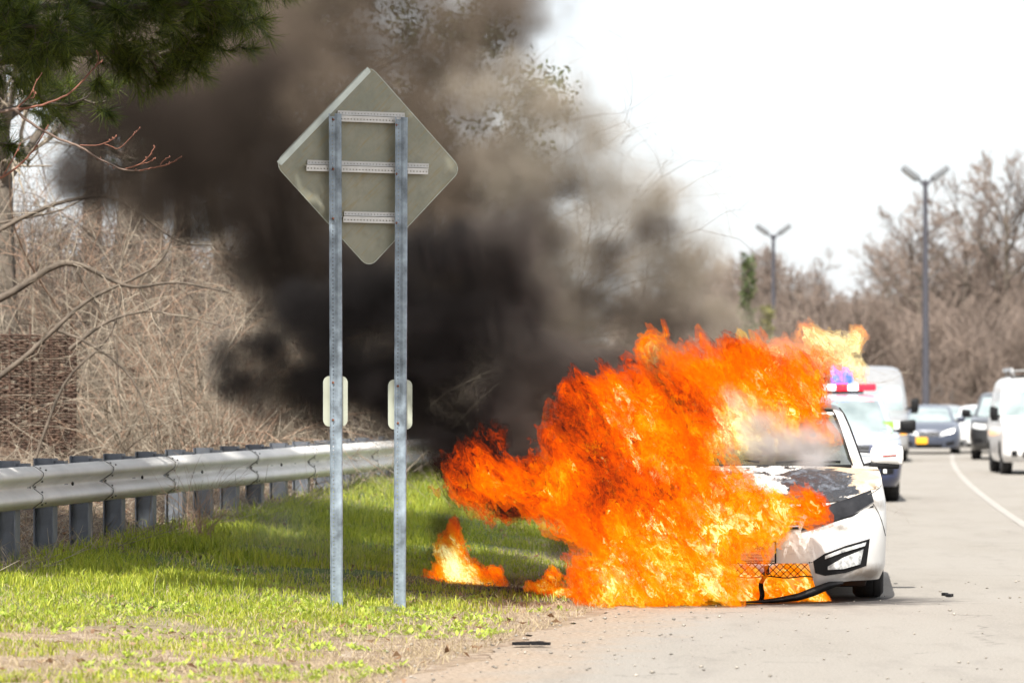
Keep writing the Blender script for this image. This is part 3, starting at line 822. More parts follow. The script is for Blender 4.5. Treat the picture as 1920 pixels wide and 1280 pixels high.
# ------------------------------------------------------------------ lamp posts
m_pole = pmat('lamp_pole', (.07, .07, .085), .5, metal=.3)
m_head = pmat('lamp_head', (.16, .17, .18), .5, metal=.2)
m_lens = pmat('lamp_lens', (.6, .6, .5), .2)
def lamp_post(pxx, ytop, D, label):
    top = px(pxx, ytop, D)
    e_ = empty('lamp_post', (top.x, D, -.1)); tag(e_, label, 'lamp post')
    H = top.z + .1
    tube_obj('pole', [(0, 0, 0), (0, 0, H * .5), (0, 0, H)], [.16, .13, .09], m_pole, e_, 12)
    for sg in (-1, 1):
        tube_obj('arm', [(0, 0, H - .3), (sg * .22, 0, H + .0), (sg * .42, 0, H + .16)], .05, m_pole, e_)
        bm = bmesh.new()
        Mx = Matrix.Translation((sg * .60, 0, H + .28)) @ Matrix.Rotation(R(-38) * sg, 4, 'Y')
        bm_box(bm, 0, 0, 0, .80, .45, .26, bevel=.06, M=Mx)
        hd = mesh_bm('lamp_head', bm, m_head, e_, smooth=40)
        bm = bmesh.new(); bm_box(bm, 0, 0, -.13, .48, .3, .03, M=Mx); mesh_bm('lens', bm, m_lens, hd)
lamp_post(1735, 338, 150, 'tall twin-headed lamp post, the nearer and taller of two')
lamp_post(1450, 440, 203, 'farther twin-headed lamp post, rising above the flames')
# ------------------------------------------------------------------ vehicles
def interp(tab, z):
    xs = [a for a, _ in tab]; ys_ = [b for _, b in tab]
    return float(np.interp(z, xs, ys_))
class Shell:
    """surface wrapped round a vehicle: half-width w(z) and front face y0(z), rounded in plan"""
    def __init__(s, w, y0, y1, n=2.6, Lf=.62, nr=3., Lr=.5):
        s.w, s.y0, s.y1, s.n, s.Lf, s.nr, s.Lr = w, y0, y1, n, Lf, nr, Lr
    def F(s, x, z):
        w = interp(s.w, z); a = min(abs(x) / w, .9995)
        return interp(s.y0, z) + s.Lf * (1 - (1 - a ** s.n) ** (1 / s.n))
    def xf(s, x, z): return x, s.F(x, z), z
    def contour(s, z, nf=16, ns=46, nr=8):
        """(x, y) from the front centre round one side to the rear centre"""
        w, y0, y1 = interp(s.w, z), interp(s.y0, z), interp(s.y1, z)
        pts = []
        for i in range(nf + 1):
            a = math.pi / 2 * i / nf
            pts.append((w * math.sin(a) ** (2 / s.n) if i else 0., y0 + s.Lf * (1 - max(0, math.cos(a)) ** (2 / s.n))))
        ya, yb = y0 + s.Lf, y1 - s.Lr
        for i in range(1, ns): pts.append((w, ya + (yb - ya) * i / ns))
        for i in range(nr + 1):
            a = math.pi / 2 * (1 - i / nr)
            pts.append((w * max(0, math.sin(a)) ** (2 / s.nr) if i < nr else 0., y1 - s.Lr * (1 - max(0, math.cos(a)) ** (2 / s.nr)) ))
        return pts

def sheet(name, fn, nu, nv, thick, mat, parent, smooth=40, flip=False, kind=None):
    """thickened patch; fn(u, v) -> (x, y, z), thickness along +y"""
    bm = bmesh.new()
    A = [[bm.verts.new(fn(i / nu, j / nv)) for j in range(nv + 1)] for i in range(nu + 1)]
    th = Vector(thick) if hasattr(thick, '__len__') else Vector((0, thick, 0))
    B = [[bm.verts.new(v.co + th) for v in row] for row in A]
    for i in range(nu):
        for j in range(nv):
            bm.faces.new((A[i][j], A[i + 1][j], A[i + 1][j + 1], A[i][j + 1])); bm.faces.new((B[i][j], B[i][j + 1], B[i + 1][j + 1], B[i + 1][j]))
    for i in range(nu):
        bm.faces.new((A[i][0], B[i][0], B[i + 1][0], A[i + 1][0])); bm.faces.new((A[i][nv], A[i + 1][nv], B[i + 1][nv], B[i][nv]))
    for j in range(nv):
        bm.faces.new((A[0][j], A[0][j + 1], B[0][j + 1], B[0][j])); bm.faces.new((A[nu][j], B[nu][j], B[nu][j + 1], A[nu][j + 1]))
    return mesh_bm(name, bm, mat, parent, smooth=smooth)

def poly_at(pl, u):
    u = u * (len(pl) - 1); i = min(int(u), len(pl) - 2); f = u - i
    return tuple(a + (b - a) * f for a, b in zip(pl[i], pl[i + 1]))
def front_patch(name, sh, up, lo, mat, parent, off=.004, thick=.02, nu=12, nv=4, sx=1):
    def fn(u, v):
        a = poly_at(up, u); b = poly_at(lo, u); x = a[0] + (b[0] - a[0]) * v; z = a[1] + (b[1] - a[1]) * v
        return (sx * x, sh.F(x, z) - off, z)
    return sheet(name, fn, nu, nv, thick, mat, parent)

m_tyre = pmat('tyre_rubber', (.022, .022, .023), .8, var=.3, scale=12, bump=.3)
m_rim = pmat('wheel_rim', (.45, .46, .47), .3, metal=.8)
m_black = pmat('black_plastic', (.009, .009, .01), .5, var=.2, spec=.2)
m_glass, t_, out_ = new_mat('car_glass')
b_ = t_.n.new('ShaderNodeBsdfPrincipled'); b_.inputs['Roughness'].default_value = .06; b_.inputs['Specular IOR Level'].default_value = 1.0
t_.l.new(t_.ramp(t_.noise(t_.n.new('ShaderNodeTexCoord').outputs['Object'], 1.6, 3, .5), [(.3, (.14, .18, .18)), (.7, (.34, .40, .40))]), b_.inputs['Base Color'])  # pale grey-blue base imitates sky mirrored in the panes
b_.inputs['Coat Weight'].default_value = 1; t_.l.new(b_.outputs[0], out_.inputs[0])
m_chrome = pmat('chrome_trim', (.6, .6, .6), .15, metal=1.)
m_lampglass = pmat('lamp_glass', (.65, .66, .66), .12, var=.3, scale=30, spec=.8, coat=1)
m_amber = pmat('amber_lamp', (.8, .30, .01), .3, emis=((1, .42, .01), .9))
m_headlit = pmat('lit_headlamp', (.9, .9, .85), .3, emis=((1, .95, .8), 2.2))
m_red = pmat('red_beacon', (.6, .01, .02), .3, emis=((1, .02, .05), .9))
m_blue = pmat('blue_beacon', (.02, .05, .5), .3, emis=((.04, .12, 1), 1.2))
m_whiteled = pmat('white_beacon', (.8, .8, .8), .3, emis=((1, 1, 1), 1.5))

def vehicle(name, label, loc, yaw, P, paint, group=None, lower=None, details=True):
    e = empty(name, loc, -yaw); tag(e, label, P.get('cat', 'car'), group)
    body = Shell(P['w'], P['y0'], P['y1'], P.get('n', 2.6), P.get('Lf', .62), 3., .45)
    wr, ar = P['wr'], P['wr'] + .055
    ax = P['axles']; cowl = P['cowl']
    zt = P['zt']; zbf = P.get('zbf', lambda x: P['zb'])
    cont = body.contour(.5); NL = 14
    def zbot(x, y):
        z = P['zb'] if y > .9 else zbf(x)
        for a in ax:
            d = abs(y - a)
            if d < ar: z = max(z, wr - .02 + math.sqrt(ar * ar - d * d))
        return z
    bm = bmesh.new(); cols = []
    for k, (x0, y0_) in enumerate(cont):
        ztop = interp(zt, y0_); zb = min(zbot(x0, y0_), ztop - .06)
        col = []
        for j in range(NL + 1):
            f = j / NL; z = zb + (ztop - zb) * f
            c = body.contour(z)[k] if False else None
            # same place along the contour, at this level's own width and depth
            w5, wz = interp(body.w, .5), interp(body.w, z)
            yy0, y50 = interp(body.y0, z), interp(body.y0, .5); yy1, y51 = interp(body.y1, z), interp(body.y1, .5)
            g_ = (y0_ - y50) / (y51 - y50)
            col.append((x0 * wz / w5, yy0 + g_ * (yy1 - yy0), z))
        cols.append(col)
    V = {}
    for sx in (1, -1):
        for k, col in enumerate(cols):
            for j, c in enumerate(col):
                if sx == -1 and abs(c[0]) < 1e-6: V[(sx, k, j)] = V[(1, k, j)]
                else: V[(sx, k, j)] = bm.verts.new((sx * c[0], c[1], c[2]))
        for k in range(len(cols) - 1):
            for j in range(NL):
                q = [V[(sx, k, j)], V[(sx, k + 1, j)], V[(sx, k + 1, j + 1)], V[(sx, k, j + 1)]]
                if len(set(q)) == 4: bm.faces.new(q if sx == 1 else q[::-1])
    # top deck, row by row; the bonnet rows go to a mesh of their own
    crown = P.get('crown', .05); hb = bmesh.new(); NX = 20
    def row(b_m, col, lift=0.):
        x, y, z = col[-1]
        return [b_m.verts.new((x * (1 - 2 * i / NX), y - lift * .3, z + lift + crown * min(1, y / .6) * (1 - (1 - 2 * i / NX) ** 4) * (1 if y < cowl else .3))) for i in range(NX + 1)]
    fr = [c for c in cols if c[-1][1] <= cowl + .2]; rr_ = [c for c in cols if c[-1][1] > cowl]
    for b_m, lst, lift in ((hb, fr, .006), (bm, rr_, 0.)):
        prev = None
        for c in lst:
            if c[-1][0] < 1e-4: prev = None; continue
            rw = row(b_m, c, lift)
            if prev:
                for i in range(NX): b_m.faces.new((prev[i], prev[i + 1], rw[i + 1], rw[i]))
            prev = rw
    ob = mesh_bm('body', bm, paint, e, smooth=35)
    # fill the nose of the bonnet (front of first row) with its folded edge
    mesh_bm('hood', hb, P.get('hoodmat', paint), e, smooth=50)
    # dark underbody and grille backing so that nothing shows through
    W = interp(P['w'], .5)
    box_obj('chassis', (0, (ax[0] + ax[1]) / 2 + .1, P['zb'] + .22), (W * 1.4, ax[1] - ax[0] + .9, .2), m_black, e)
    # cabin
    cw, cy0, cy1 = P['cw'], P['cy0'], P['cy1']
    cab = Shell(cw, cy0, cy1, 2.3, P.get('cLf', .32), 3, .25)
    zs = [a for a, _ in cw]; zl = []
    for a, b__ in zip(zs[:-1], zs[1:]): zl += [a, (a + b__) / 2]
    zl.append(zs[-1])
    bm = bmesh.new(); rows = []
    for z in zl:
        c = cab.contour(z, 12, 14, 8)
        ring = [(x, y, z) for x, y in c] + [(-x, y, z) for x, y in c[-2:0:-1]]
        rows.append([bm.verts.new(v) for v in ring])
    for a, b__ in zip(rows[:-1], rows[1:]):
        m = len(a)
        for i in range(m): bm.faces.new((a[i], a[(i + 1) % m], b__[(i + 1) % m], b__[i]))
    # roof: shrink rings to the middle
    last = rows[-1]; cyc = sum((v.co.y for v in last)) / len(last)
    for f, dz in ((.75, .018), (.45, .032), (.15, .038)):
        ring = [bm.verts.new((v.co.x * f, cyc + (v.co.y - cyc) * f, zs[-1] + dz)) for v in rows[-1]]
        m = len(last)
        for i in range(m): bm.faces.new((last[i], last[(i + 1) % m], ring[(i + 1) % m], ring[i]))
        last = ring
    bm.faces.new(last)
    mesh_bm('cabin', bm, P.get('cabmat', paint), e, smooth=40)
    ws0, ws1 = P['ws']
    def wfn(u, v):
        z = ws0 + (ws1 - ws0) * v; w = interp(cw, z) * P.get('wsw', .90); x = (2 * u - 1) * w
        return (x, cab.F(x, z) - .006, z)
    gl = sheet('windshield', wfn, 22, 8, .01, P.get('glass', m_glass), e, smooth=60)
    sw0, sw1 = P.get('sw', (ws0 + .03, ws1 - .03))
    for sx in (1, -1):
        for (fa, fb) in P.get('side', ((.0, .45), (.47, .86))):
            def sfn(u, v):
                z = sw0 + (sw1 - sw0) * v; ya = interp(cy0, z) + P.get('cLf', .32) + .12; yb = interp(cy1, z) - .3
                return (sx * (interp(cw, z) + .004), ya + (yb - ya) * (fa + (fb - fa) * u), z)
            sheet('side_window', sfn, 4, 5, (-.01 * sx, 0, 0), m_glass, e, smooth=60)
    # wheels
    for a in ax:
        for sx in (1, -1):
            wh = bpy.data.objects.new('wheel', None); link(wh, e); wh.location = (sx * (W - .135), a, wr)
            bm = bmesh.new(); hw = .11
            bm_lathe(bm, [(wr * .62, -hw), (wr * .90, -hw * 1.02), (wr * .985, -hw * .8), (wr, -hw * .4), (wr * .985, -hw * .36), (wr, -hw * .3), (wr, hw * .3), (wr * .985, hw * .36), (wr, hw * .4), (wr * .985, hw * .8), (wr * .90, hw * 1.02), (wr * .62, hw)], 'x', seg=36)
            mesh_bm('tyre', bm, m_tyre, wh, smooth=50)
            bm = bmesh.new(); bm_lathe(bm, [(wr * .64, hw * .9 * sx), (wr * .58, hw * .5 * sx), (.05, hw * .55 * sx), (.0, hw * .6 * sx)], 'x', seg=20)
            mesh_bm('rim', bm, m_rim, wh, smooth=40)
    # mirrors
    mx_, my_, mz_ = P['mirror']
    for sx in (1, -1):
        bm = bmesh.new(); vs = bm_box(bm, 0, 0, 0, P.get('msx', .25), .13, P.get('msz', .155), bevel=.045)
        for v_ in bm.verts:
            if v_.co.x * sx < 0: v_.co.z *= .82
        mr = mesh_bm('mirror', bm, P.get('mirmat', paint), e, smooth=60)
        bz = P.get('msz', .155); bm = bmesh.new(); bm_box(bm, -sx * P.get('msx', .25) * .08, .01, -bz * .50, P.get('msx', .25) * .9, .12, bz * .34, bevel=.015); mesh_bm('mirror_base', bm, m_black, mr, smooth=60); mr.location = (sx * mx_, my_, mz_)
        bm = bmesh.new(); bm_tube(bm, [(-sx * .24, .05, -.115), (-sx * .12, .02, -.085), (sx * .06, 0, -.065)], [.03, .032, .02], 8)
        mesh_bm('mirror_foot', bm, m_black, mr, smooth=60)
    if details:
        for sx in (1, -1):
            up, lo = P['head']
            h_ = front_patch('headlight', body, up, lo, P.get('headmat', m_lampglass), e, sx=sx, off=P.get('hoff', .004))
            if P.get('amber') == sx: pass
        up, lo = P['grille']
        g_ = front_patch('grille', body, up, lo, m_black, e, thick=.03)
        nb = P.get('bars', 4)
        for i in range(nb):
            f = (i + .5) / nb
            pts = []
            for u in range(9):
                a = poly_at(up, u / 8); b__ = poly_at(lo, u / 8); x = a[0] + (b__[0] - a[0]) * f; z = a[1] + (b__[1] - a[1]) * f
                pts.append((x, body.F(x, z) - .012, z))
            o = tube_obj('grille_bar', pts, .009, m_chrome, g_, 5)
        if 'low' in P:
            up, lo = P['low']; front_patch('lower_grille', body, up, lo, m_black, e, thick=.03)
        if 'fog' in P:
            for sx in (1, -1):
                up, lo = P['fog']; front_patch('fog_light', body, up, lo, P.get('fogmat', m_black), e, sx=sx, thick=.02)
    return e, body, cab

def plate(parent, c, w, h, bg, name='plate', thick=.008):
    return box_obj(name, c, (w, thick, h), bg, parent, bevel=.002)
def lettering(txt, c, size, mat, parent, sx=1.0, bold=0.0, shear=0.):
    cu = bpy.data.curves.new('lettering', 'FONT'); cu.body = txt; cu.size = size; cu.align_x = 'CENTER'; cu.align_y = 'CENTER'
    cu.extrude = .0008; cu.offset = bold; cu.shear = shear
    cu.materials.append(mat)
    tmp = link(bpy.data.objects.new('lettering', cu)); me = bpy.data.meshes.new_from_object(tmp.evaluated_get(bpy.context.evaluated_depsgraph_get()))
    bpy.data.objects.remove(tmp); o = link(bpy.data.objects.new('lettering', me), parent); o.location = c; o.rotation_euler = (R(90), 0, 0); o.scale = (sx, 1, 1)
    return o

SEDAN = dict(w=[(.1, .84), (.25, .905), (.5, .915), (.72, .91), (.9, .875), (1.05, .82)], y0=[(.1, .10), (.2, .02), (.4, 0), (.55, .015), (.7, .07), (.85, .20), (1.0, .4)], y1=[(.1, 4.7), (.5, 4.84), (.8, 4.8), (1.05, 4.7)],
    zt=[(0, .70), (.12, .725), (.3, .785), (.6, .865), (1.0, .925), (1.3, .945), (2.0, .96), (4.0, 1.02), (4.8, 1.0)], zb=.17, wr=.335, axles=(.965, 3.76), cowl=1.12,
    cw=[(.90, .775), (1.0, .735), (1.1, .70), (1.25, .645), (1.35, .60), (1.405, .555), (1.425, .50)], cy0=[(.90, 1.08), (1.0, 1.27), (1.25, 1.78), (1.36, 2.02), (1.405, 2.16), (1.425, 2.3)], cy1=[(.90, 4.5), (1.05, 4.3), (1.3, 3.7), (1.4, 3.4), (1.425, 3.2)],
    ws=(.965, 1.372), wsw=.885, mirror=(.93, 1.62, 1.035), head=([(.36, .655), (.50, .70), (.66, .752), (.80, .80)], [(.30, .515), (.5, .575), (.66, .625), (.82, .72)]),
    grille=([(-.3, .66), (0, .67), (.3, .66)], [(-.28, .53), (0, .52), (.28, .53)]), low=([(-.4, .30), (0, .30), (.4, .30)], [(-.36, .19), (0, .19), (.36, .19)]),
    fog=([(.48, .34), (.74, .40)], [(.48, .24), (.72, .28)]))

# --- the burning sedan
m_white_burnt, t, out = new_mat('burnt_white_paint')
b = t.n.new('ShaderNodeBsdfPrincipled'); b.inputs['Coat Weight'].default_value = .5; b.inputs['Coat Roughness'].default_value = .1
tc = t.n.new('ShaderNodeTexCoord'); v = tc.outputs['Object']; X, Y, Z = t.sep(v)[:3]
n1 = t.noise(v, 3.2, 6, .7); n2 = t.noise(v, 11, 5, .75); n3 = t.noise(t.vec('MULTIPLY', v, (1, 1, 4)), 4, 5, .7)
base = t.mix(t.maprange(n1, .45, .75, 0., .35), (.66, .655, .64), (.55, .50, .43))
def zone(cx, cy__, cz, rx, ry, rz, amp, a, bb__):
    d = t.vec('LENGTH', t.vec('MULTIPLY_ADD', v, (1 / rx, 1 / ry, 1 / rz), (-cx / rx, -cy__ / ry, -cz / rz)))
    return t.maprange(t.math('MULTIPLY_ADD', t.math('SUBTRACT', n1, .5), -amp, d), a, bb__)
base = t.mix(t.math('MULTIPLY', zone(.78, .35, .20, .22, .5, .08, 1.4, 1.05, .3), .8), base, (.16, .11, .07))
base = t.mix(t.math('MULTIPLY', zone(.55, .9, .88, .42, .75, .35, 2., 1.15, .55), .75), base, (.38, .26, .14))
base = t.mix(t.math('MULTIPLY', zone(.72, .35, .70, .25, .4, .05, 2.0, 1.2, .5), .6), base, (.12, .09, .06))
base = t.mix(t.math('MULTIPLY', zone(.20, .0, .54, .55, .4, .05, 2.6, 1.1, .6), .7), base, (.10, .08, .06))
base = t.mix(t.math('MULTIPLY', t.math('MULTIPLY', t.maprange(n3, .56, .66), .45), zone(.3, .0, .45, .5, .5, .12, 1., 1.2, .6)), base, (.15, .12, .09))
base = t.mix(zone(.40, 2.3, 1.42, .5, .5, .06, 1.6, 1.1, .7), base, (.06, .05, .045))
t.l.new(base, b.inputs['Base Color']); b.inputs['Roughness'].default_value = .4; t.l.new(b.outputs[0], out.inputs[0])
m_hood, t, out = new_mat('charred_hood')
b = t.n.new('ShaderNodeBsdfPrincipled'); v = t.n.new('ShaderNodeTexCoord').outputs['Object']
n1 = t.noise(v, 3.2, 6, .7); nf = t.noise(t.vec('MULTIPLY', v, (1, .6, 1)), 9, 6, .78)
base = t.mix(t.maprange(n1, .4, .7), (.66, .65, .63), (.52, .50, .47))
flake = t.maprange(nf, .505, .525)
base = t.mix(t.math('MULTIPLY', flake, t.maprange(t.noise(v, 2.0, 3, .6), .40, .52)), base, (.012, .012, .013))
base = t.mix(t.math('MULTIPLY', zone(.66, .85, .92, .30, .8, .4, 1.2, 1.1, .5), .8), base, (.42, .29, .16))
base = t.mix(zone(.40, .50, .82, .27, .52, .35, 2.6, 1.02, .94), base, t.mix(t.maprange(nf, .50, .62), (.012, .013, .016), (.10, .11, .13)))
base = t.mix(t.math('MULTIPLY', zone(.0, .1, .72, .9, .2, .4, 1.0, 1.0, .8), .9), base, (.02, .02, .02))
t.l.new(base, b.inputs['Base Color']); t.l.new(t.maprange(nf, .45, .6, .3, .8), b.inputs['Roughness'])
bn = t.n.new('ShaderNodeBump'); bn.inputs['Strength'].default_value = .6; bn.inputs['Distance'].default_value = .01
t.l.new(nf, bn.inputs['Height']); t.l.new(bn.outputs[0], b.inputs['Normal']); t.l.new(b.outputs[0], out.inputs[0])
m_sootglass = pmat('sooty_glass', (.10, .11, .09), .12, var=.5, scale=3, spec=.7, col2=(.015, .013, .012), coat=.6)
m_burntlamp = pmat('burnt_headlight', (.03, .03, .033), .3, col2=(.006, .006, .007), scale=7, spec=.25, coat=.08)
m_fogl = pmat('fog_lens', (.75, .77, .76), .15, col2=(.18, .19, .2), scale=28, coat=1)
H = dict(SEDAN); H.update(hoodmat=m_hood, headmat=m_burntlamp, glass=m_sootglass)
def hz(x):
    a = abs(x)
    return .285 if a < .36 else (.285 + (.10 - .285) * (a - .36) / .06 if a < .42 else .10 + .055 * min(1, (a - .42) / .25))
H['zbf'] = hz; H['hoff'] = .014; H['zb'] = .16; H['fog'] = ([(.385, .30), (.47, .355), (.62, .41), (.79, .455)], [(.40, .215), (.47, .195), (.62, .215), (.765, .262)]); H.pop('low')
hy = R(5); car, hb_, hc_ = vehicle('burning_car', 'white sedan with its front burning, hood charred and bumper lip fallen', (1.758, 26.62, 0), hy, H, m_white_burnt)
car['category'] = 'car'
fh = [o for o in car.children if o.name.startswith('fog_light')]
for sx in (1, -1):
    par = fh[0 if sx == 1 else 1]
    front_patch('daytime_light', hb_, [(.47, .338), (.60, .388), (.765, .432)], [(.47, .315), (.60, .362), (.755, .405)], m_fogl, par, off=.012, sx=sx, thick=.008)
    front_patch('fog_lens', hb_, [(.49, .262), (.60, .325), (.745, .382)], [(.49, .238), (.60, .243), (.722, .275)], m_fogl, par, off=.012, sx=sx, thick=.008)
    # black gasket round the headlight's lower edge
    tube_obj('headlight_seal', [(sx * x, hb_.F(x, z) - .006, z) for x, z in [(.31, .525), (.5, .575), (.66, .62), (.815, .685)]], .006, m_black, car, 5)
# plate with its black frame
m_plate = pmat('plate_white', (.62, .56, .56), .5, var=.2, scale=14)
m_navy = pmat('print_navy', (.03, .03, .12), .5); m_redp = pmat('print_red', (.55, .03, .03), .5); m_wprint = pmat('print_white', (.8, .8, .8), .5)
pc = Vector((-.035, hb_.F(0, .37) - .03, .365))
fr = box_obj('plate_frame', (pc.x, pc.y, pc.z), (.322, .012, .165), m_black, car, bevel=.004)
pl_ = box_obj('plate', (pc.x, pc.y - .007, pc.z + .006), (.296, .006, .128), m_plate, car, bevel=.002)
lettering('SOUTH', (pc.x + .055, pc.y - .011, pc.z + .052), .034, m_navy, pl_, 1.1, .0012, .2)
lettering('SHORE', (pc.x + .045, pc.y - .011, pc.z + .028), .034, m_navy, pl_, 1.1, .0012, .2)
lettering('HYUNDAI', (pc.x + .045, pc.y - .011, pc.z + .004), .024, m_redp, pl_, 1.15, .0005)
lettering('SouthShoreHyundai.com', (pc.x + .02, pc.y - .011, pc.z - .018), .017, m_navy, pl_, 1.1)
lettering('Valley Stream, NY', (pc.x + .03, pc.y - .011, pc.z - .038), .017, m_navy, pl_, 1.1)
lettering('SOUTHSHOREHYUNDAI.COM', (pc.x + .015, pc.y - .0065, pc.z - .0705), .018, m_wprint, fr, 1.1, .0003)
# diamond wire mesh of the lower grille
bm = bmesh.new()
for k_ in range(16):
    x0 = -.40 + k_ * .05
    for sg in (-1, 1):
        pts = [(x0 + sg * .025 * i / 1, .03, .285 - .025 * i) for i in range(5)]
        pts = [p_ for p_ in pts if -.4 < p_[0] < .42]
        if len(pts) > 1: bm_tube(bm, [(x_, hb_.F(x_, z_) + .03, z_) for x_, _, z_ in pts], .0028, 4)
wm = mesh_bm('grille_mesh', bm, m_black, car)
tube_obj('grille_rail', [(x_ / 10 * .42, hb_.F(x_ / 10 * .42, .29) + .01, .292) for x_ in range(-10, 11)], .009, m_black, car, 6)
tube_obj('grille_rail', [(x_ / 10 * .42, hb_.F(x_ / 10 * .42, .19) + .03, .185 + .006 * math.sin(x_)) for x_ in range(-10, 11)], .005, m_black, car, 6)
# fallen bumper lip: long drooping black strip
lipU = [(-.75, .02), (-.35, .012), (-.06, .02), (.12, .042), (.28, .075), (.40, .122), (.50, .155), (.60, .155)]
lipL = [(-.75, .004), (-.35, .003), (-.06, .004), (.12, .006), (.28, .02), (.40, .055), (.50, .10), (.60, .135)]
def lipf(u, v_):
    a = poly_at(lipU, u); c = poly_at(lipL, u); x = a[0] + (c[0] - a[0]) * v_; z = a[1] + (c[1] - a[1]) * v_
    return (x, hb_.F(min(.8, abs(x)), .3) - .07 + .10 * max(0, x) - .03 * math.sin(v_ * 3.1), z)
sheet('fallen_lip', lipf, 40, 5, .03, m_black, car, smooth=60)
sheet('hanging_strip', lambda u, v_: (.035 - .045 * u + .012 * math.sin(u * 9) + .035 * v_, -.06 + .02 * math.sin(v_ * 3), .27 - .25 * u), 12, 2, .008, m_black, car, smooth=60)
m_scorch = pmat('scorched_inner', (.03, .018, .014), .8)
box_obj('inner_liner', (.62, .75, .22), (.30, .25, .26), m_scorch, car, bevel=.04)
tube_obj('mirror_signal', [(.90, 1.547, 1.03), (1.00, 1.55, 1.035)], .004, m_redp, car, 5)
bm = bmesh.new(); bm_box(bm, .925, 2.35, .90, .03, .16, .035, bevel=.01); mesh_bm('door_handle', bm, m_white_burnt, car, smooth=60)
# black seals round the windshield and along the door
for sx in (1, -1):
    tube_obj('windshield_seal', [(sx * interp(hc_.w, z_) * .893, hc_.F(interp(hc_.w, z_) * .893, z_) - .006, z_) for z_ in np.linspace(.965, 1.375, 12)], .007, m_black, car, 5)
    tube_obj('window_seal', [(sx * (interp(hc_.w, z_) + .004), interp(hc_.y0, z_) + .40, z_) for z_ in np.linspace(.96, 1.385, 10)], .010, m_black, car, 5)
tube_obj('windshield_seal', [(x_, hc_.F(x_, 1.375) - .006, 1.375) for x_ in np.linspace(-.52, .52, 15)], .007, m_black, car, 5)
tube_obj('hood_gap', [(x_, hc_.F(x_, .955) - .03, .957) for x_ in np.linspace(-.66, .66, 15)], .012, m_black, car, 5)
for sx in (1, -1):      # joint between bumper and wing, and the crease above the fog lamp
    tube_obj('panel_gap', [(sx * x_, hb_.F(x_, z_) - .002, z_) for x_, z_ in [(.815, .70), (.85, .64), (.875, .58), (.892, .52), (.903, .47)]], .004, m_black, car, 5)
# wipers
for x0, x1 in ((.1, .58), (-.5, -.02)):
    tube_obj('wiper', [(x0, hc_.F(x0, .985) - .02, .985), ((x0 + x1) / 2, hc_.F(x0, 1.0) - .02, 1.0), (x1, hc_.F(x1, .99) - .02, .99)], .008, m_black, car, 5)

# --- traffic behind
m_whitep = pmat('white_paint', (.68, .68, .675), .3, var=.03, coat=.6)
m_navyp = pmat('navy_paint', (.012, .018, .05), .3, var=.2, coat=1)
m_silver = pmat('silver_paint', (.36, .36, .36), .3, metal=.4, var=.08, coat=.8)
m_slate = pmat('dark_blue_paint', (.045, .055, .085), .3, metal=.2, var=.1, coat=1)
m_darkg = pmat('dark_grey_paint', (.03, .03, .032), .3, metal=.3, var=.1, coat=1)
m_tan = pmat('plate_yellow', (.85, .42, .02), .5)
# police paint: white above, navy along the lower sides and bumper
m_pol, t, out = new_mat('police_paint')
b = t.n.new('ShaderNodeBsdfPrincipled'); X, Y, Z = t.sep(t.n.new('ShaderNodeTexCoord').outputs['Object'])[:3]
t.l.new(t.mix(t.maprange(Z, .93, .95), (.015, .025, .075), (.36, .39, .45)), b.inputs['Base Color']); b.inputs['Roughness'].default_value = .3; b.inputs['Coat Weight'].default_value = 1
t.l.new(b.outputs[0], out.inputs[0])
SUV = dict(cat='SUV', w=[(.2, .88), (.35, .95), (.6, .985), (.9, .98), (1.15, .94), (1.3, .90)], y0=[(.2, .12), (.4, 0), (.8, .02), (1.0, .10), (1.2, .35)], y1=[(.2, 4.9), (.6, 5.0), (1.2, 4.9)],
    zt=[(0, .98), (.15, 1.02), (.5, 1.08), (1.2, 1.13), (5, 1.2)], zb=.26, wr=.385, axles=(.95, 3.85), cowl=1.2, n=3.2, Lf=.5,
    cw=[(1.08, .90), (1.3, .85), (1.5, .79), (1.65, .735), (1.72, .69), (1.76, .62)], cy0=[(1.08, 1.15), (1.3, 1.5), (1.65, 2.0), (1.72, 2.15), (1.76, 2.35)], cy1=[(1.08, 4.9), (1.65, 4.6), (1.76, 4.4)],
    ws=(1.16, 1.655), mirror=(1.10, 1.75, 1.24), msx=.24, msz=.2, head=([(.55, .93), (.75, .96), (.90, .98)], [(.55, .80), (.75, .81), (.92, .84)]),
    grille=([(-.5, .93), (0, .95), (.5, .93)], [(-.48, .68), (0, .67), (.48, .68)]), low=([(-.55, .5), (0, .5), (.55, .5)], [(-.5, .36), (0, .36), (.5, .36)]), fog=([(.65, .55), (.85, .56)], [(.65, .45), (.85, .46)]))
def at(pxx, D, z=0.): return ((pxx - 960) / F_PX * D, D, z)
S2 = dict(SUV); S2.update(mirmat=m_black, headmat=m_lampglass)
e_, bo, ca = vehicle('police_car', 'police SUV, white above navy, with roof light bar behind the burning sedan', at(1566, 54.5), R(4.5), S2, m_pol)
e_['category'] = 'police car'; e_.scale = (1, 1, .9)
lb = box_obj('light_bar', (0, 2.6, 1.88), (1.25, .28, .10), m_whiteled, e_, bevel=.03)
box_obj('beacon', (.50, 2.6, 1.885), (.28, .30, .12), m_red, lb, bevel=.03); box_obj('beacon', (.12, 2.6, 1.885), (.2, .30, .12), m_red, lb, bevel=.03)
bm = bmesh.new(); bm_lathe(bm, [(0, 2.32), (.13, 2.30), (.17, 2.18), (.17, 1.98), (.12, 1.92)], 'z', center=(.12, 2.9, 0), seg=16); mesh_bm('beacon', bm, m_blue, lb, smooth=60)
box_obj('light_bar_foot', (0, 2.6, 1.81), (.9, .16, .05), m_black, e_)
m_hiv = pmat('hi_vis_green', (.25, .9, .05), .5)
box_obj('green_reflection', (.80, 1.62, 1.24), (.17, .03, .14), m_hiv, e_, bevel=.03)  # solid green box stands in for a hi-vis reflection in the mirror
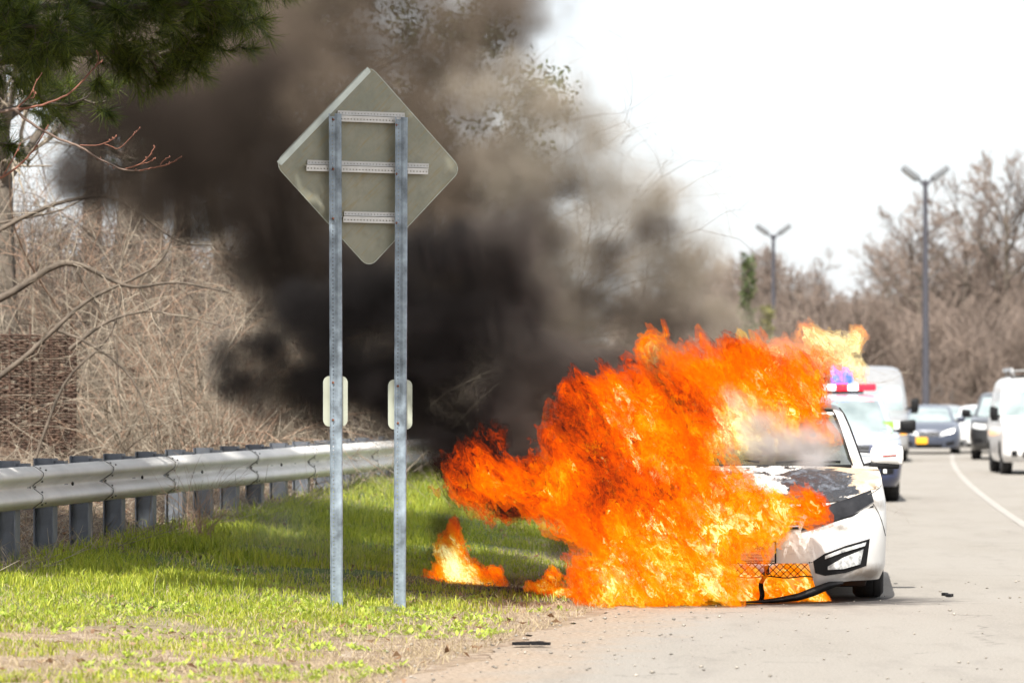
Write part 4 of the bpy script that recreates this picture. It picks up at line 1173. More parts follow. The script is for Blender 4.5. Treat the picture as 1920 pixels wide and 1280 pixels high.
plate(e_, (-.02, -.03, .60), .31, .155, m_tan)
VAN = dict(cat='van', w=[(.25, .93), (.4, 1.0), (.8, 1.01), (1.2, .99), (1.4, .97)], y0=[(.25, .12), (.4, 0), (.9, .03), (1.15, .2), (1.3, .4)], y1=[(.25, 5.6), (.6, 5.7), (1.4, 5.68)],
    zt=[(0, 1.05), (.2, 1.12), (.6, 1.2), (1.0, 1.28), (6, 1.35)], zb=.32, wr=.39, axles=(.95, 4.3), cowl=.95, n=3.4, Lf=.45,
    cw=[(1.2, .98), (1.6, .94), (2.0, .88), (2.25, .82), (2.36, .74), (2.42, .62)], cy0=[(1.2, .95), (1.6, 1.25), (2.0, 1.62), (2.25, 1.95), (2.36, 2.2), (2.42, 2.5)], cy1=[(1.2, 5.65), (2.25, 5.55), (2.42, 5.2)],
    ws=(1.30, 1.93), mirror=(1.17, 1.3, 1.45), msx=.2, msz=.34, head=([(.62, 1.0), (.8, 1.02), (.93, 1.03)], [(.62, .78), (.8, .78), (.95, .80)]),
    grille=([(-.55, .98), (0, 1.0), (.55, .98)], [(-.5, .72), (0, .70), (.5, .72)]), low=([(-.6, .5), (0, .5), (.6, .5)], [(-.6, .4), (0, .4), (.6, .4)]))
V2 = dict(VAN); V2.update(mirmat=m_black)
e_, bo, ca = vehicle('work_van', 'silver high-roof van with an amber signal behind the police car', at(1628, 94), R(6), V2, m_silver)
e_['category'] = 'van'
front_patch('turn_signal', bo, [(.80, .90), (.96, .90)], [(.80, .70), (.96, .70)], m_amber, e_, off=.02, nu=6)
D2 = dict(SEDAN); D2.update(headmat=m_lampglass)
e_, bo, ca = vehicle('parked_sedan', 'dark blue sedan with a yellow front plate in the queue', at(1742, 110), R(7), D2, m_slate)
plate(e_, (-.22, -.03, .40), .34, .19, m_tan)
front_patch('lit_lamp', bo, [(.5, .68), (.72, .74)], [(.5, .58), (.72, .64)], m_headlit, e_, off=.02, nu=6)
vehicle('queued_sedan', 'pale silver sedan tucked behind the dark blue sedan', at(1772, 128), R(7), D2, m_silver)
D3 = dict(SEDAN)
vehicle('white_sedan', 'white sedan in the far lane left of the dark SUV', at(1836, 112), R(8), D3, m_whitep)
S3 = dict(SUV); S3.update(mirmat=m_black)
vehicle('dark_suv', 'dark grey SUV half hidden behind the white van', at(1888, 98), R(8), S3, m_darkg)
VC = dict(VAN); VC.update(w=[(.25, .84), (.4, .90), (.8, .905), (1.2, .885), (1.4, .87)], cw=[(1.1, .875), (1.4, .84), (1.7, .79), (1.9, .73), (1.98, .66), (2.03, .55)], cy0=[(1.1, .85), (1.4, 1.1), (1.7, 1.42), (1.9, 1.7), (1.98, 1.95), (2.03, 2.2)],
    cy1=[(1.1, 4.5), (1.9, 4.45), (2.03, 4.2)], y1=[(.25, 4.5), (.6, 4.6), (1.4, 4.58)], axles=(.88, 3.79), wr=.34, zb=.26, zt=[(0, .95), (.2, 1.02), (.6, 1.09), (1.0, 1.15), (6, 1.2)], ws=(1.2, 1.72),
    mirror=(.99, 1.2, 1.28), msx=.17, msz=.27, head=([(.52, .98), (.7, 1.0), (.84, 1.01)], [(.55, .72), (.7, .70), (.86, .74)]), grille=([(-.4, .9), (0, .92), (.4, .9)], [(-.4, .66), (0, .65), (.4, .66)]), low=([(-.5, .48), (0, .48), (.5, .48)], [(-.5, .36), (0, .36), (.5, .36)]),
    fog=([(.60, .50), (.72, .50)], [(.60, .38), (.72, .38)]), side=((.0, .25), (.27, .5)), mirmat=m_black)
e_, bo, ca = vehicle('delivery_van', 'white compact delivery van with a roof rack at the right edge', at(1963, 76.5), R(3), VC, m_whitep)
e_['category'] = 'van'
rk = box_obj('roof_rack', (0, 3.1, 2.16), (1.15, 2.2, .03), m_silver, e_)
for xx in (-.55, .55): tube_obj('rack_rail', [(xx, 1.95, 2.10), (xx, 2.0, 2.19), (xx, 4.2, 2.19)], .025, m_silver, e_)
for yy in (2.1, 3.1, 4.1):
    for xx in (-.5, .5): box_obj('rack_foot', (xx, yy, 2.09), (.04, .06, .12), m_silver, rk)
for k_, (x_, z_, a, b2) in enumerate([(-.905, .95, .9, 1.9)]): pass

# ------------------------------------------------------------------ pine and twigs hanging in at the top left
m_needle = grass_mat('pine_needles', (.02, .035, .008), (.05, .08, .012), (.22, .27, .025))
pine = empty('pine_tree', (-6.3, 28.5, .5)); tag(pine, 'dark pine reaching long needled boughs into the top left corner', 'tree')
P0 = Vector(pine.location)
tube_obj('trunk', [(0, 0, 0), (.05, 0, 3), (0, .1, 7.5)], [.22, .18, .08], m_bark, pine, 10)
r = random.Random(12)
m_needle2 = m_needle
tufts, wood = [], []
def bough(path, rad, twigs, len_):
    pts = [Vector(q) - P0 for q in path]
    fine = []
    for a, b__ in zip(pts[:-1], pts[1:]):
        for i in range(5): fine.append(a.lerp(b__, i / 5) + rvec(r) * .012)
    fine.append(pts[-1]); n = len(fine)
    for i in range(n - 1): wood.append((fine[i][:], fine[i + 1][:], rad * (1 - .8 * i / n), rad * (1 - .8 * (i + 1) / n)))
    for k in range(twigs):
        i = r.randint(int(n * .15), n - 2); p = fine[i].copy(); d = ((fine[i + 1] - fine[i]).normalized() + rvec(r) * .7 + Vector((0, 0, .15))).normalized(); L = len_ * r.uniform(.5, 1.1)
        for m in range(5):
            d = (d + rvec(r) * .22 + Vector((0, 0, -.05))).normalized(); q = p + d * L / 5
            wood.append((p[:], q[:], .006 * (1 - m / 6), .006 * (1 - (m + 1) / 6)))
            if m >= 1 and r.random() < .75:
                q3 = q + (d + rvec(r) * .6).normalized() * L * .25; wood.append((q[:], q3[:], .0035, .002)); tufts.append((q3, (q3 - q).normalized()))
            p = q
        tufts.append((p, d))
bough([px(-300, 160, 28.5), px(-60, 120, 28), px(150, 100, 27.8), px(300, 95, 27.8), px(405, 75, 27.7)], .045, 60, .42)
bough([px(-300, 60, 28.5), px(-50, 30, 27.6), px(150, 10, 27.3), px(330, 10, 27.3), px(450, 5, 27.4)], .04, 85, .42)
bough([px(-280, 0, 29), px(60, -60, 28), px(330, -70, 27.8), px(470, -60, 27.8)], .04, 80, .55)
bough([px(-300, 60, 27), px(-60, 70, 26.6), px(60, 50, 26.5), px(130, 60, 26.5)], .03, 44, .35)
bough([px(-300, 240, 29), px(-60, 220, 29), px(80, 195, 29), px(200, 190, 29)], .03, 18, .28)
bough([px(-300, 300, 28.6), px(-80, 290, 28.5), px(30, 270, 28.5)], .025, 12, .25)
bough([px(270, 92, 27.8), px(300, 140, 27.8), px(318, 160, 27.8)], .01, 2, .12)
segs_mesh('branches', wood, m_bark, 5, pine)
rs = np.random.RandomState(6)
A, B, W_ = [], [], []
for p, d in tufts:
    d = np.array(d); n = 46
    v = d * rs.uniform(.3, 1.3, (n, 1)) + rs.randn(n, 3) * .55; v /= np.linalg.norm(v, axis=1, keepdims=True)
    L = rs.uniform(.11, .17, (n, 1)); base = np.array(p) - d * rs.uniform(0, .06, (n, 1))
    A.append(base); B.append(base + v * L + np.array([0, 0, -.01]))
A = np.concatenate(A); B = np.concatenate(B); n = len(A)
s_ = np.cross(B - A, rs.randn(n, 3)); s_ /= np.linalg.norm(s_, axis=1, keepdims=True); s_ *= .0019
co = np.stack([A - s_, A + s_, B + s_ * .5, B - s_ * .5], 1).reshape(-1, 3)
mesh_np('needles', co, np.arange(n * 4).reshape(n, 4), [m_needle], parent=pine)
print('needles', n)
# more crown above the frame: it shades the verge
tp = [Vector((rs.uniform(.6, 5.4), rs.uniform(-6.6, -2.4), rs.uniform(4.2, 7.5))) for _ in range(210)]
leaf_cloud('upper_crown', tp, .10, m_needle, pine, 4, 120, .42, .5)

# bare reddish bough in front
bt_ = empty('budding_tree', (-5.0, 26.0, .35)); tag(bt_, 'budding tree whose bare reddish twigs cross the smoke at the left', 'tree')
Q0 = Vector(bt_.location); wood2, wood3, buds = [], [], []
tube_obj('trunk', [(0, 0, 0), (.0, 0, 1.5), (-.1, 0, 3.6)], [.09, .07, .03], m_bark, bt_, 8)
m_limb = bark('limb_grey_red', (.09, .06, .05), (.26, .19, .155), 5)
def limb(path, r0, r1, store, D=24.6):
    pts = [px(a, b__, D + (c if len(q) > 2 else 0)) - Q0 for q in path for a, b__, c in [(q[0], q[1], q[2] if len(q) > 2 else 0)]]
    fine = []
    for i in range(len(pts) - 1):
        p0 = pts[max(0, i - 1)]; p1 = pts[i]; p2 = pts[i + 1]; p3 = pts[min(len(pts) - 1, i + 2)]
        for m in range(5):
            s = m / 5
            fine.append(.5 * ((2 * p1) + (p2 - p0) * s + (2 * p0 - 5 * p1 + 4 * p2 - p3) * s * s + (3 * p1 - p0 - 3 * p2 + p3) * s ** 3) + rvec(r) * .0015)
    fine.append(pts[-1]); n = len(fine)
    for i in range(n - 1):
        f = i / (n - 1); g = (i + 1) / (n - 1)
        store.append((fine[i][:], fine[i + 1][:], r0 + (r1 - r0) * f, r0 + (r1 - r0) * g))
        if i > n * .55 and r.random() < .5 and r1 < .006: buds.append(fine[i] + rvec(r) * .006)
    buds.append(fine[-1])
limb([(-420, 250), (-120, 225), (0, 209), (35, 204)], .016, .011, wood2)
limb([(28, 206), (60, 232), (110, 260), (150, 275), (190, 300), (232, 318), (262, 320)], .011, .005, wood2)
limb([(262, 320), (290, 314), (315, 308), (340, 294)], .005, .0028, wood3)
limb([(235, 316), (262, 308), (280, 292), (290, 276)], .005, .0025, wood3)
limb([(262, 308), (278, 304), (291, 297)], .003, .002, wood3)
limb([(300, 309), (308, 300), (318, 294)], .003, .002, wood3)
limb([(35, 205), (80, 196), (125, 178), (158, 148), (178, 126), (192, 114)], .009, .003, wood3)
limb([(178, 126), (185, 112), (181, 96)], .003, .002, wood3)
limb([(30, 204), (55, 180), (68, 154), (78, 138)], .006, .0025, wood3)
limb([(55, 185), (64, 182), (63, 170)], .003, .002, wood3)
limb([(150, 272), (185, 272), (210, 262), (218, 255)], .004, .002, wood3)
limb([(196, 270), (222, 278), (245, 258), (262, 240)], .003, .0015, wood3)
limb([(-200, 400), (-40, 345), (0, 334), (30, 315), (62, 282), (78, 256), (90, 236)], .010, .004, wood3)
limb([(5, 330), (25, 296), (38, 270)], .005, .003, wood3)
m_bud = bark('bud_red', (.10, .04, .03), (.30, .13, .085), 5)
segs_mesh('bough', wood2, m_limb, 6, bt_); segs_mesh('twigs', wood3, m_bud, 5, bt_)
bm = bmesh.new()
for p in buds:
    q = bmesh.ops.create_icosphere(bm, subdivisions=1, radius=.006)['verts']; bmesh.ops.scale(bm, vec=(.8, .8, 1.5), verts=q); bmesh.ops.translate(bm, vec=p, verts=q)
o = mesh_bm('buds', bm, m_bud, bt_, smooth=180)

# dark limbs arching through the thicket
m_limbd = bark('limb_dark', (.05, .04, .03), (.17, .135, .105), 6)
ar = empty('arching_tree', (-6.6, 35.5, .6)); tag(ar, 'dark limbed bare tree arching rightwards over the woven fence and thicket', 'tree')
Q0 = Vector(ar.location); w1_, w2_ = [], []; buds = []
tube_obj('trunk', [(0, 0, 0), (.15, 0, 1.2), (.1, 0, 2.6), (-.2, 0, 4.5)], [.13, .11, .09, .05], m_limbd, ar, 8)
for path, r0, r1 in [([(-360, 700), (-150, 620), (0, 560), (100, 500), (150, 497), (200, 520), (250, 538), (330, 530), (430, 548)], .05, .008), ([(-360, 800), (-100, 760), (20, 690), (100, 620), (170, 560), (290, 500), (330, 430)], .04, .008),
        ([(130, 655), (190, 610), (240, 590), (300, 585), (420, 612)], .022, .005), ([(110, 620), (170, 645), (230, 690), (265, 745), (300, 850)], .02, .006), ([(-300, 640), (-60, 470), (60, 400), (160, 370), (230, 380), (330, 450), (400, 460)], .03, .005),
        ([(140, 500), (175, 560), (215, 640), (222, 720), (230, 800)], .016, .004), ([(-200, 520), (-40, 430), (110, 395), (190, 350)], .02, .005), ([(60, 880), (120, 720), (210, 620), (230, 480), (205, 330)], .018, .004), ([(260, 540), (290, 600), (330, 690), (345, 780)], .012, .003)]:
    limb(path, r0, r1, w1_, D=35.5)
for p_, q_, ra_, rb_ in list(w1_):
    if r.random() < .8:
        d = (Vector(q_) - Vector(p_)).normalized(); a_ = Vector(q_); td = (d + rvec(r) * .8).normalized(); tl = r.uniform(.15, .7); c2 = rvec(r) * .15
        for m in range(6):
            td = (td + c2 + rvec(r) * .12).normalized(); b2_ = a_ + td * tl / 6; w2_.append((a_[:], b2_[:], .005 * (1 - m / 7), .005 * (1 - (m + 1) / 7))); a_ = b2_
segs_mesh('limbs', w1_, m_limbd, 6, ar); segs_mesh('twigs', w2_, m_twig, 3, ar)

# bits on the ground
bm = bmesh.new(); rr2 = random.Random(3)
c = px(995, 1211, 21.8)
for k_ in range(9):
    bm_box(bm, rr2.uniform(-.12, .12), rr2.uniform(-.05, .05), .012, rr2.uniform(.03, .10), .03, .016, M=Matrix.Rotation(rr2.uniform(-.4, .4), 4, 'Z'))
o = mesh_bm('debris', bm, m_black, None); o.location = (c.x, c.y, .01); tag(o, 'black scrap of rubber on the edge of the road in the foreground', 'debris')
c = px(1778, 1117, 27.6); bm = bmesh.new()
for k_ in range(6): bm_box(bm, rr2.uniform(-.05, .05), rr2.uniform(-.12, .12), .012, .035, .03, .02, M=Matrix.Rotation(rr2.uniform(-.6, .6), 4, 'Z'))
o = mesh_bm('debris', bm, m_black, None); o.location = (c.x, c.y, 0); tag(o, 'small black lump of debris on the road right of the burning car', 'debris')
# ------------------------------------------------------------------ smoke and fire
def gn_position(t): return t.n.new('GeometryNodeInputPosition').outputs[0]

def blob_field(t, p, blobs, smooth=.25):
    """smallest normalised distance to a set of ellipsoids (x,y,z,rx,ry,rz)"""
    cur = None
    for (x, y, z, rx, ry, rz) in blobs:
        k = (1 / rx, 1 / ry, 1 / rz)
        q = t.vec('MULTIPLY_ADD', p, k, (-x * k[0], -y * k[1], -z * k[2]))
        L = t.vec('LENGTH', q)
        cur = L if cur is None else t.math('SMOOTH_MIN', cur, L, smooth)
    return cur

def pblobs(lst, D0, ry0):
    """(px, py, rx_px, rz_px[, D[, ry]]) -> world ellipsoids"""
    out = []
    for b in lst:
        D = b[4] if len(b) > 4 else D0
        ry = b[5] if len(b) > 5 else ry0
        c = px(b[0], b[1], D); s = D / F_PX
        out.append((c.x, c.y, c.z, b[2] * s, ry, b[3] * s))
    return out

def bounds(bl, pad):
    lo = [min(b[i] - b[i + 3] for b in bl) - pad for i in range(3)]
    hi = [max(b[i] + b[i + 3] for b in bl) + pad for i in range(3)]
    return lo, hi

def smoke(name, blobs, voxel, density, albedo, label, warp=.5, wscale=.9, noise_amp=1.0, nscale=1.6, soft=.5, seed=0., detail=5, aniso=.0, edge=1.0, albedo2=None):
    lo, hi = bounds(blobs, warp * .8)
    tree = bpy.data.node_groups.new(name + '_field', 'GeometryNodeTree')
    tree.interface.new_socket('Geometry', in_out='OUTPUT', socket_type='NodeSocketGeometry')
    t = NT(tree)
    go = t.n.new('NodeGroupOutput')
    p = gn_position(t)
    ps = t.vec('ADD', p, (seed, seed * .7, -seed))
    w1 = t.vec('SUBTRACT', t.noise(ps, wscale, 2, .5, out='Color'), (.5, .5, .5))
    q = t.vec('MULTIPLY_ADD', w1, (warp * 2,) * 3, p)
    w2 = t.vec('SUBTRACT', t.noise(ps, wscale * 3.5, 3, .6, out='Color'), (.5, .5, .5))
    q = t.vec('MULTIPLY_ADD', w2, (warp * .8,) * 3, q)
    env = blob_field(t, q, blobs, .5)
    n1 = t.noise(ps, nscale, detail, .62, dist=.4)
    v = t.math('SUBTRACT', edge, env)
    v = t.math('MULTIPLY_ADD', t.math('SUBTRACT', n1, .5), noise_amp, v)
    dens = t.maprange(v, 0., soft, 0., 1., smooth=True)
    vc = t.n.new('GeometryNodeVolumeCube')
    t.l.new(dens, vc.inputs['Density'])
    vc.inputs['Background'].default_value = 0
    vc.inputs['Min'].default_value = lo; vc.inputs['Max'].default_value = hi
    for i, a in enumerate('XYZ'):
        vc.inputs['Resolution ' + a].default_value = max(2, int((hi[i] - lo[i]) / voxel))
    m, s, out = new_mat(name + '_material')
    info = s.n.new('ShaderNodeAttribute'); info.attribute_name = 'density'
    pv = s.n.new('ShaderNodeVolumePrincipled')
    pv.inputs['Color'].default_value = (*albedo, 1)
    if albedo2 is not None:
        s.l.new(s.mix(info.outputs['Fac'], (*albedo2, 1), (*albedo, 1)), pv.inputs['Color'])
    pv.inputs['Density'].default_value = density
    pv.inputs['Anisotropy'].default_value = aniso
    s.l.new(pv.outputs[0], out.inputs['Volume'])
    sm = t.n.new('GeometryNodeSetMaterial'); sm.inputs['Material'].default_value = m
    t.l.new(vc.outputs[0], sm.inputs[0]); t.l.new(sm.outputs[0], go.inputs[0])
    vol = bpy.data.volumes.new(name); vol.materials.append(m)
    vol.render.step_size = max(.08, voxel * 1.3)
    o = link(bpy.data.objects.new(name, vol))
    md = o.modifiers.new('field', 'NODES'); md.node_group = tree
    tag(o, label, 'smoke', kind='stuff')
    return o

def flow_coords(t, p, seed, squeeze=.5):
    """flame gas is drawn out along its flow: up and to the left"""
    x, y, z = t.sep(p)[:3]
    q = t.comb(t.math('MULTIPLY_ADD', z, .5, x), y, t.math('MULTIPLY_ADD', x, -.10, t.math('MULTIPLY', z, squeeze)))
    return t.vec('ADD', q, (seed, -seed, seed * .3)), x, y, z

def fire_mat(name, opac=.85, heat=0., **kw):
    """materials of the outer veil, the body and the core"""
    return [fire_layer(name + '_veil', (0., opac * .26), heat - .06, **kw), fire_layer(name, (.0, opac * .62), heat, **kw), fire_layer(name + '_core', (opac * .55, min(1, opac * 1.15)), heat + .03, gain=1.85, **kw)]

def fire_layer(name, opac, heat, gain=1., seed=0., pale=0., fscale=1., zref=.55, tail=.26):
    m, t, out = new_mat(name)
    g = t.n.new('ShaderNodeNewGeometry'); p = g.outputs['Position']
    q, x, y, z = flow_coords(t, p, seed, .7)
    w = t.vec('SUBTRACT', t.noise(q, 2.6 * fscale, 3, .6, out='Color'), (.5, .5, .5))
    q2 = t.vec('MULTIPLY_ADD', w, (.55 / fscale,) * 3, q)
    wb = t.vec('SUBTRACT', t.noise(q2, 9. * fscale, 2, .5, out='Color'), (.5, .5, .5))
    q3 = t.vec('MULTIPLY_ADD', wb, (.12 / fscale,) * 3, q2)
    n = t.noise(q3, 6.5 * fscale, 4, .6)
    ridge = t.math('SUBTRACT', 1., t.math('MULTIPLY', t.math('ABSOLUTE', t.math('SUBTRACT', n, .5)), 7.), clamp=True)
    n2 = t.noise(q3, 15. * fscale, 3, .6)
    ridge2 = t.math('SUBTRACT', 1., t.math('MULTIPLY', t.math('ABSOLUTE', t.math('SUBTRACT', n2, .5)), 8.), clamp=True)
    big = t.noise(q2, 1.5 * fscale, 4, .6)
    T = t.math('MULTIPLY_ADD', ridge, .26, t.math('MULTIPLY_ADD', big, 2.2, -.74 + heat))
    T = t.math('MULTIPLY_ADD', ridge2, .16, T)
    T = t.math('ADD', T, t.math('MULTIPLY_ADD', z, -.20, .20 * zref))
    T = t.math('ADD', T, t.maprange(x, -.35, .75, -tail, 0.))      # the blown-out tail cools and soots
    T = t.math('MULTIPLY_ADD', T, gain, .52 * (1 - gain))
    T = t.math('MINIMUM', t.math('MAXIMUM', T, 0.), 1.)
    col = t.ramp(T, [(.0, (.012, .005, .004)), (.12, (.10, .012, .003)), (.28, (.42, .034, .002)), (.48, (.60, .075, .001)), (.68, (.62, .145, .001)), (.84, (.64, .27, .004)), (.95, (.74, .52, .07)), (1., (.95, .80, .34))])
    if pale: col = t.mix(pale, col, (.56, .36, .26, 1))
    em = t.n.new('ShaderNodeEmission'); t.l.new(col, em.inputs[0]); em.inputs[1].default_value = 1.12
    tr = t.n.new('ShaderNodeBsdfTransparent')
    mx = t.n.new('ShaderNodeMixShader')
    n3 = t.noise(q2, 4.5 * fscale, 4, .65)
    fac = t.maprange(t.math('MULTIPLY_ADD', ridge, .16, n3), .36, .66, opac[0], opac[1], smooth=True)
    t.l.new(fac, mx.inputs[0]); t.l.new(tr.outputs[0], mx.inputs[1]); t.l.new(em.outputs[0], mx.inputs[2])
    t.l.new(mx.outputs[0], out.inputs['Surface'])
    return m

def flames(name, blobs, voxel, mat, label, cat='fire', seed=0., k=1., amp=2.35, thr=.02, kind=None, shells=(-.18, .08, .42)):
    """k shrinks every length of the turbulence"""
    lo, hi = bounds(blobs, .22 / k)
    lo[2] = max(lo[2], -.02)
    tree = bpy.data.node_groups.new(name + '_field', 'GeometryNodeTree')
    tree.interface.new_socket('Geometry', in_out='OUTPUT', socket_type='NodeSocketGeometry')
    t = NT(tree)
    go = t.n.new('NodeGroupOutput')
    p = gn_position(t)
    s, x, y, z = flow_coords(t, p, seed, .5)
    w1 = t.vec('SUBTRACT', t.noise(s, 2.2 * k, 2, .5, out='Color'), (.5, .5, .5))
    s2 = t.vec('MULTIPLY_ADD', w1, (.35 / k,) * 3, s)
    w2 = t.vec('SUBTRACT', t.noise(s2, 7. * k, 3, .6, out='Color'), (.5, .5, .5))
    q = t.vec('MULTIPLY_ADD', w1, (.34 / k, .34 / k, .42 / k), p)
    q = t.vec('MULTIPLY_ADD', w2, (.26 / k, .26 / k, .46 / k), q)
    env = blob_field(t, q, blobs)
    s3 = t.vec('MULTIPLY_ADD', w2, (.20 / k,) * 3, s2)
    n1 = t.noise(s3, 5.5 * k, 5, .66)
    v = t.math('MULTIPLY_ADD', t.math('SUBTRACT', n1, .5), amp, t.math('SUBTRACT', 1 - thr, env))
    v = t.math('MULTIPLY_ADD', t.math('SUBTRACT', t.noise(s2, 2.6 * k, 3, .6), .52), 1.3, v)
    vc = t.n.new('GeometryNodeVolumeCube')
    t.l.new(v, vc.inputs['Density']); vc.inputs['Background'].default_value = -1
    vc.inputs['Min'].default_value = lo; vc.inputs['Max'].default_value = hi
    for i, a in enumerate('XYZ'):
        vc.inputs['Resolution ' + a].default_value = max(2, int((hi[i] - lo[i]) / voxel))
    # three nested flame fronts: a thin outer veil, the body and the hot core
    jn = t.n.new('GeometryNodeJoinGeometry')
    for k_, th in enumerate(shells):
        vm = t.n.new('GeometryNodeVolumeToMesh'); vm.inputs['Threshold'].default_value = th
        sm = t.n.new('GeometryNodeSetMaterial'); sm.inputs['Material'].default_value = mat[k_]
        t.l.new(vc.outputs[0], vm.inputs[0]); t.l.new(vm.outputs[0], sm.inputs[0]); t.l.new(sm.outputs[0], jn.inputs[0])
    t.l.new(jn.outputs[0], go.inputs[0])
    tmp = link(bpy.data.objects.new('tmp', bpy.data.meshes.new('tmp')))
    md = tmp.modifiers.new('f', 'NODES'); md.node_group = tree
    dg = bpy.context.evaluated_depsgraph_get()
    me = bpy.data.meshes.new_from_object(tmp.evaluated_get(dg))
    bpy.data.objects.remove(tmp)
    me.name = name
    me.polygons.foreach_set('use_smooth', np.ones(len(me.polygons), dtype=bool))
    o = link(bpy.data.objects.new(name, me))
    tag(o, label, cat, kind=kind)
    print('FLAME', name, len(me.polygons))
    return o

BLACK = pblobs([
 # left tongue over the verge
 (462,725,88,76,29.5,.55),(560,730,120,95,29.5,.65),(650,700,130,110,29.3,.75),(760,720,140,130,29,.9),
 (590,580,120,100,29.5,.8),(520,665,90,80,29.4,.6),(640,640,110,100,29.3,.7),(440,675,60,60,29.5,.4),(700,550,130,120,29.3,.9),(820,640,160,150,29,1.0),(930,600,140,150,28.8,1.0),
 (900,460,120,105,28.8,.9),(965,510,80,95,28.8,.7),(1000,690,130,90,28.5,.9),(930,770,140,85,28.5,.8),(1080,700,110,75,28.5,.7),
 (850,820,120,40,28.3,.5),(960,840,90,50,28.2,.5),(1150,670,80,45,28.2,.5),(1240,680,50,60,28.4,.4),(800,480,80,80,29,.6),(830,790,110,70,29.2,.6),(840,860,90,45,29,.4),(930,880,80,40,28.6,.35),
], 29, .8)
DIM = pblobs([
 (380,320,150,110),(300,250,150,110),(260,200,110,90),(440,260,150,100),(500,400,130,110),(560,330,110,100),(230,290,90,80),(330,390,90,70),(480,160,150,90),(520,510,100,90),(640,470,110,90),(190,200,100,90,32),(160,290,80,80,32),(200,370,70,60,32),(120,230,60,60,32),
 (1215,440,60,50,30,.3),(1190,600,90,60,30,.35),(1255,600,60,60,30,.35),(1120,560,70,50,30,.3),(1060,330,80,50,30.4,.4),(990,430,80,70,29.8,.4),(1150,500,80,60,30,.3),(120,160,70,70,31),(140,330,60,50,31),
], 30.4, .8)
BROWN = pblobs([
 (560,430,150,130),(500,330,170,130),(380,280,170,140,32),(330,170,190,150,32),(430,90,210,150,32),(560,60,200,150,32),(560,220,180,170),
 (300,340,130,80,32.5),(680,80,200,170,32),(760,250,190,190),(720,420,190,150),(860,110,180,170,32),(890,340,170,150),(620,520,150,110),
 (250,110,150,120,32.5),(700,-60,260,140,32),(960,10,110,110,32),(470,480,80,90),(420,410,90,60),(860,480,160,130),(1000,560,120,130),
], 31.6, 1.0)
TAN = pblobs([
 (970,200,130,120),(1010,330,140,110),(1120,370,130,100),(1215,380,90,85),(1240,460,100,90),(1130,480,140,110),(1040,450,130,100),
 (1180,560,130,100),(1080,600,130,90),(1260,570,110,100),(1040,230,90,80),(1340,600,80,50),(1310,510,70,65),(1150,660,130,50),(1370,650,100,34),(1100,260,60,80),
], 30.6, .8)
FIRE_SMOKE = pblobs([(960,960,60,40,27.0,.3),(940,900,90,40,27.2,.3),(1080,1030,60,35,27.2,.3),(840,1000,50,70,28.2,.3),(1000,1090,140,22,27.6,.3),(1140,1020,40,70,27.4,.3)], 27, .3)
PALE = pblobs([(1455,835,120,46,27.9,.3),(1410,790,80,40,28.0,.25),(1520,870,50,26,27.6,.2),(1500,845,85,35,28.0,.25),(1430,800,70,40,28.0,.25),(1540,815,50,40,28.2,.25),(1370,760,60,35,28.0,.2),(1590,955,16,22,26.9,.12),(1580,970,12,16,26.85,.1)], 28, .2)
VEIL = pblobs([(400,900,110,90,31,.5),(520,960,150,80,30.5,.6),(660,890,140,90,31,.6),(420,640,60,120,33,.5),(560,1030,200,40,29.5,.5),(860,930,120,80,30,.5),(760,900,90,60,30,.5)], 30.5, .5)

smoke('black_smoke', BLACK, .055, 8.0, (.055, .046, .042), 'black smoke billowing left from the burning car behind the sign posts', warp=.28, wscale=1.1, noise_amp=2.3, nscale=2.7, soft=1.1, seed=3.1, detail=7, albedo2=(.16,.135,.12))
smoke('dim_smoke', DIM, .06, 3.8, (.075, .058, .048), 'dark brown smoke hanging in the branches at the upper left', warp=.4, wscale=.9, noise_amp=1.6, nscale=1.6, soft=1.0, seed=21.)
smoke('brown_smoke', BROWN, .06, 3.6, (.27, .21, .16), 'brown smoke rising behind the diamond sign into the trees', warp=.4, wscale=.8, noise_amp=2.3, nscale=2.5, soft=.9, seed=11.7)
smoke('tan_smoke', TAN, .05, 2.9, (.36, .30, .225), 'pale tan smoke rolling off the top of the flames', warp=.3, wscale=1.0, noise_amp=2.7, nscale=2.8, soft=1.0, seed=5.3, albedo2=(.66,.57,.46))
smoke('dark_smoke', FIRE_SMOKE, .05, 4.0, (.06, .045, .04), 'dark smoke curling under the left flames near the grass', warp=.14, wscale=2., noise_amp=1.4, nscale=3.5, soft=.9, seed=1.3)
smoke('white_smoke', PALE, .03, 10.0, (.93, .90, .89), 'white smoke puffing off the hood and headlight of the burning car', warp=.1, wscale=3., noise_amp=1.6, nscale=6, soft=1.0, seed=2.3)
smoke('thin_smoke', VEIL, .1, .22, (.85, .87, .9), 'thin pale smoke drifting low over the grass and guardrail', warp=.3, wscale=1., noise_amp=1.2, nscale=1.4, soft=1.0, seed=8.3)

FM = [
 # low front
 (1165,1075,70,55,26.5,.45),(1240,1070,85,66,26.4,.5),(1330,1088,70,46,26.35,.3),(1400,1100,50,28,26.72,.14),(1310,1035,40,34,26.4,.2),(1110,1100,30,22,26.6,.2),(1475,1080,60,34,26.86,.14),(1530,1105,26,16,26.95,.12),(1430,1075,40,24,26.84,.12),
 # middle
 (1185,950,120,80,26.6,.6),(1290,970,125,90,26.4,.5),(1375,972,90,44,26.3,.3),(1455,970,60,36,26.25,.22),(1512,955,28,34,26.2,.13),
 (1070,920,100,50,26.8,.45),(975,905,90,40,27.0,.4),(900,890,58,38,27.1,.35),(1150,860,120,90,26.9,.6),(1240,880,84,90,26.7,.55),(1290,930,50,40,26.5,.35),
 # upper left lobe
 (1120,785,70,70,27.2,.5),(1180,775,70,66,27.2,.5),(1240,800,90,90,27.3,.5),(1090,742,38,32,27.3,.3),(1160,725,34,22,27.3,.2),(1275,830,52,66,27.3,.4)]
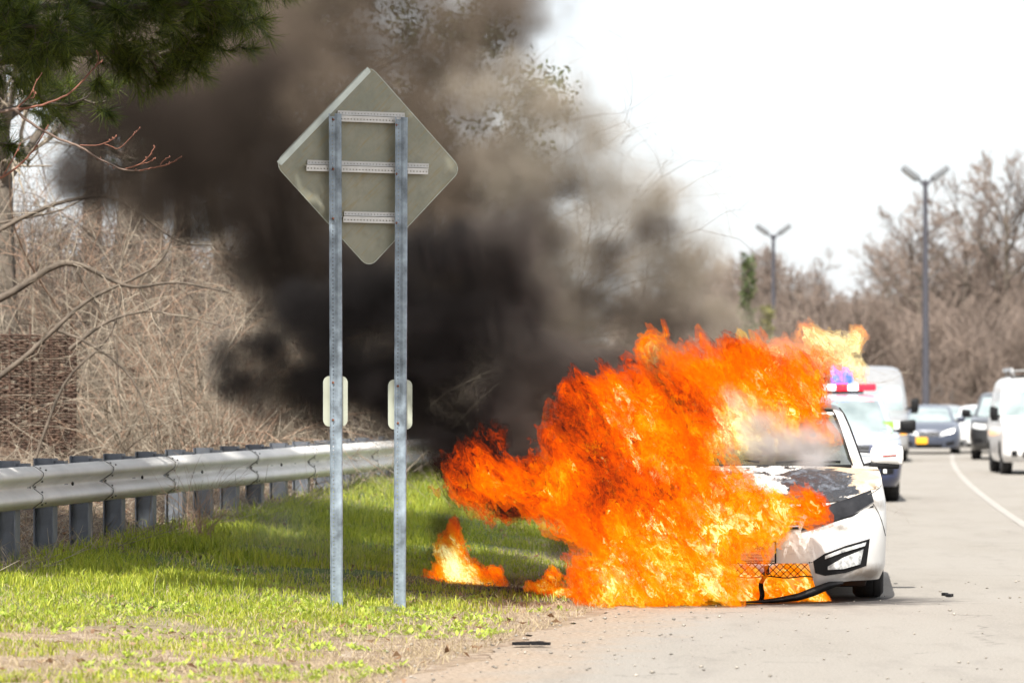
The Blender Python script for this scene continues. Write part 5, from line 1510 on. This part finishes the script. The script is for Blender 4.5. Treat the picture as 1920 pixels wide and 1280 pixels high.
FU = [
 (1275,740,66,66,28.6,.5),(1222,665,26,48,28.6,.3),(1240,700,40,40,28.6,.3),(1345,745,95,85,28.5,.6),(1395,690,58,52,28.6,.5),(1445,760,80,80,28.6,.6),(1500,725,55,52,28.8,.4),
 (1330,820,90,66,28.5,.5),(1420,825,100,46,28.5,.5),(1500,800,45,44,28.7,.4)]
FT = [(1550,655,52,28,29.2,.3),(1590,640,30,22,29.2,.2),(1520,690,54,38,29.2,.3),(1470,680,44,34,29.2,.3),(1580,690,34,24,29.2,.2)]
FL = [(918,855,30,42,27.3,.2),(870,880,44,34,27.3,.25),(905,905,56,38,27.2,.25),(980,945,70,26,27.1,.25)]
FG = [(862,1088,50,26,28.6,.2),(846,1050,26,44,28.6,.15),(850,1000,12,34,28.6,.08),(905,1097,44,16,28.5,.12),(928,1078,15,18,28.5,.06)]
FS = [(1035,1085,15,20,27.6,.07),(1020,1100,30,10,27.6,.1),(1060,1113,30,8,27.4,.1),(1100,1111,22,8,27.3,.1)]
flames('flames', pblobs(FM, 26.6, .4), .013, fire_mat('flame_orange', opac=.82, heat=.03), 'main mass of orange flames swallowing the front of the car', seed=2.2)
flames('flames', pblobs(FU, 28.6, .4), .014, fire_mat('flame_yellow', opac=.78, heat=.17, seed=4., zref=1.), 'bright yellow flames rising from the hood and windshield', seed=7.7)
flames('flames', pblobs(FT, 29.2, .3), .016, fire_mat('flame_pale', heat=.15, opac=.5, seed=2., pale=.35, zref=1.5), 'faint pinkish flame tips licking over the car roof', seed=1.7)
flames('flames', pblobs(FL, 27.2, .2), .013, fire_mat('flame_dull', heat=-.28, seed=5., opac=.6), 'dull red flame tail at the far left end of the fire', seed=4.7)
flames('flames', pblobs(FG, 28.6, .2), .008, fire_mat('flame_small', heat=-.02, seed=8., fscale=2.4, zref=.3, tail=0.), 'small separate fire burning in the grass left of the car', seed=3.3, k=2.4, amp=2.2)
flames('flames', pblobs(FS, 27.5, .1), .006, fire_mat('flame_tiny', heat=-.08, seed=6., fscale=4, zref=.2, tail=0.), 'thin tongues of flame on the ground between both fires', seed=6.3, k=5, amp=2.0)
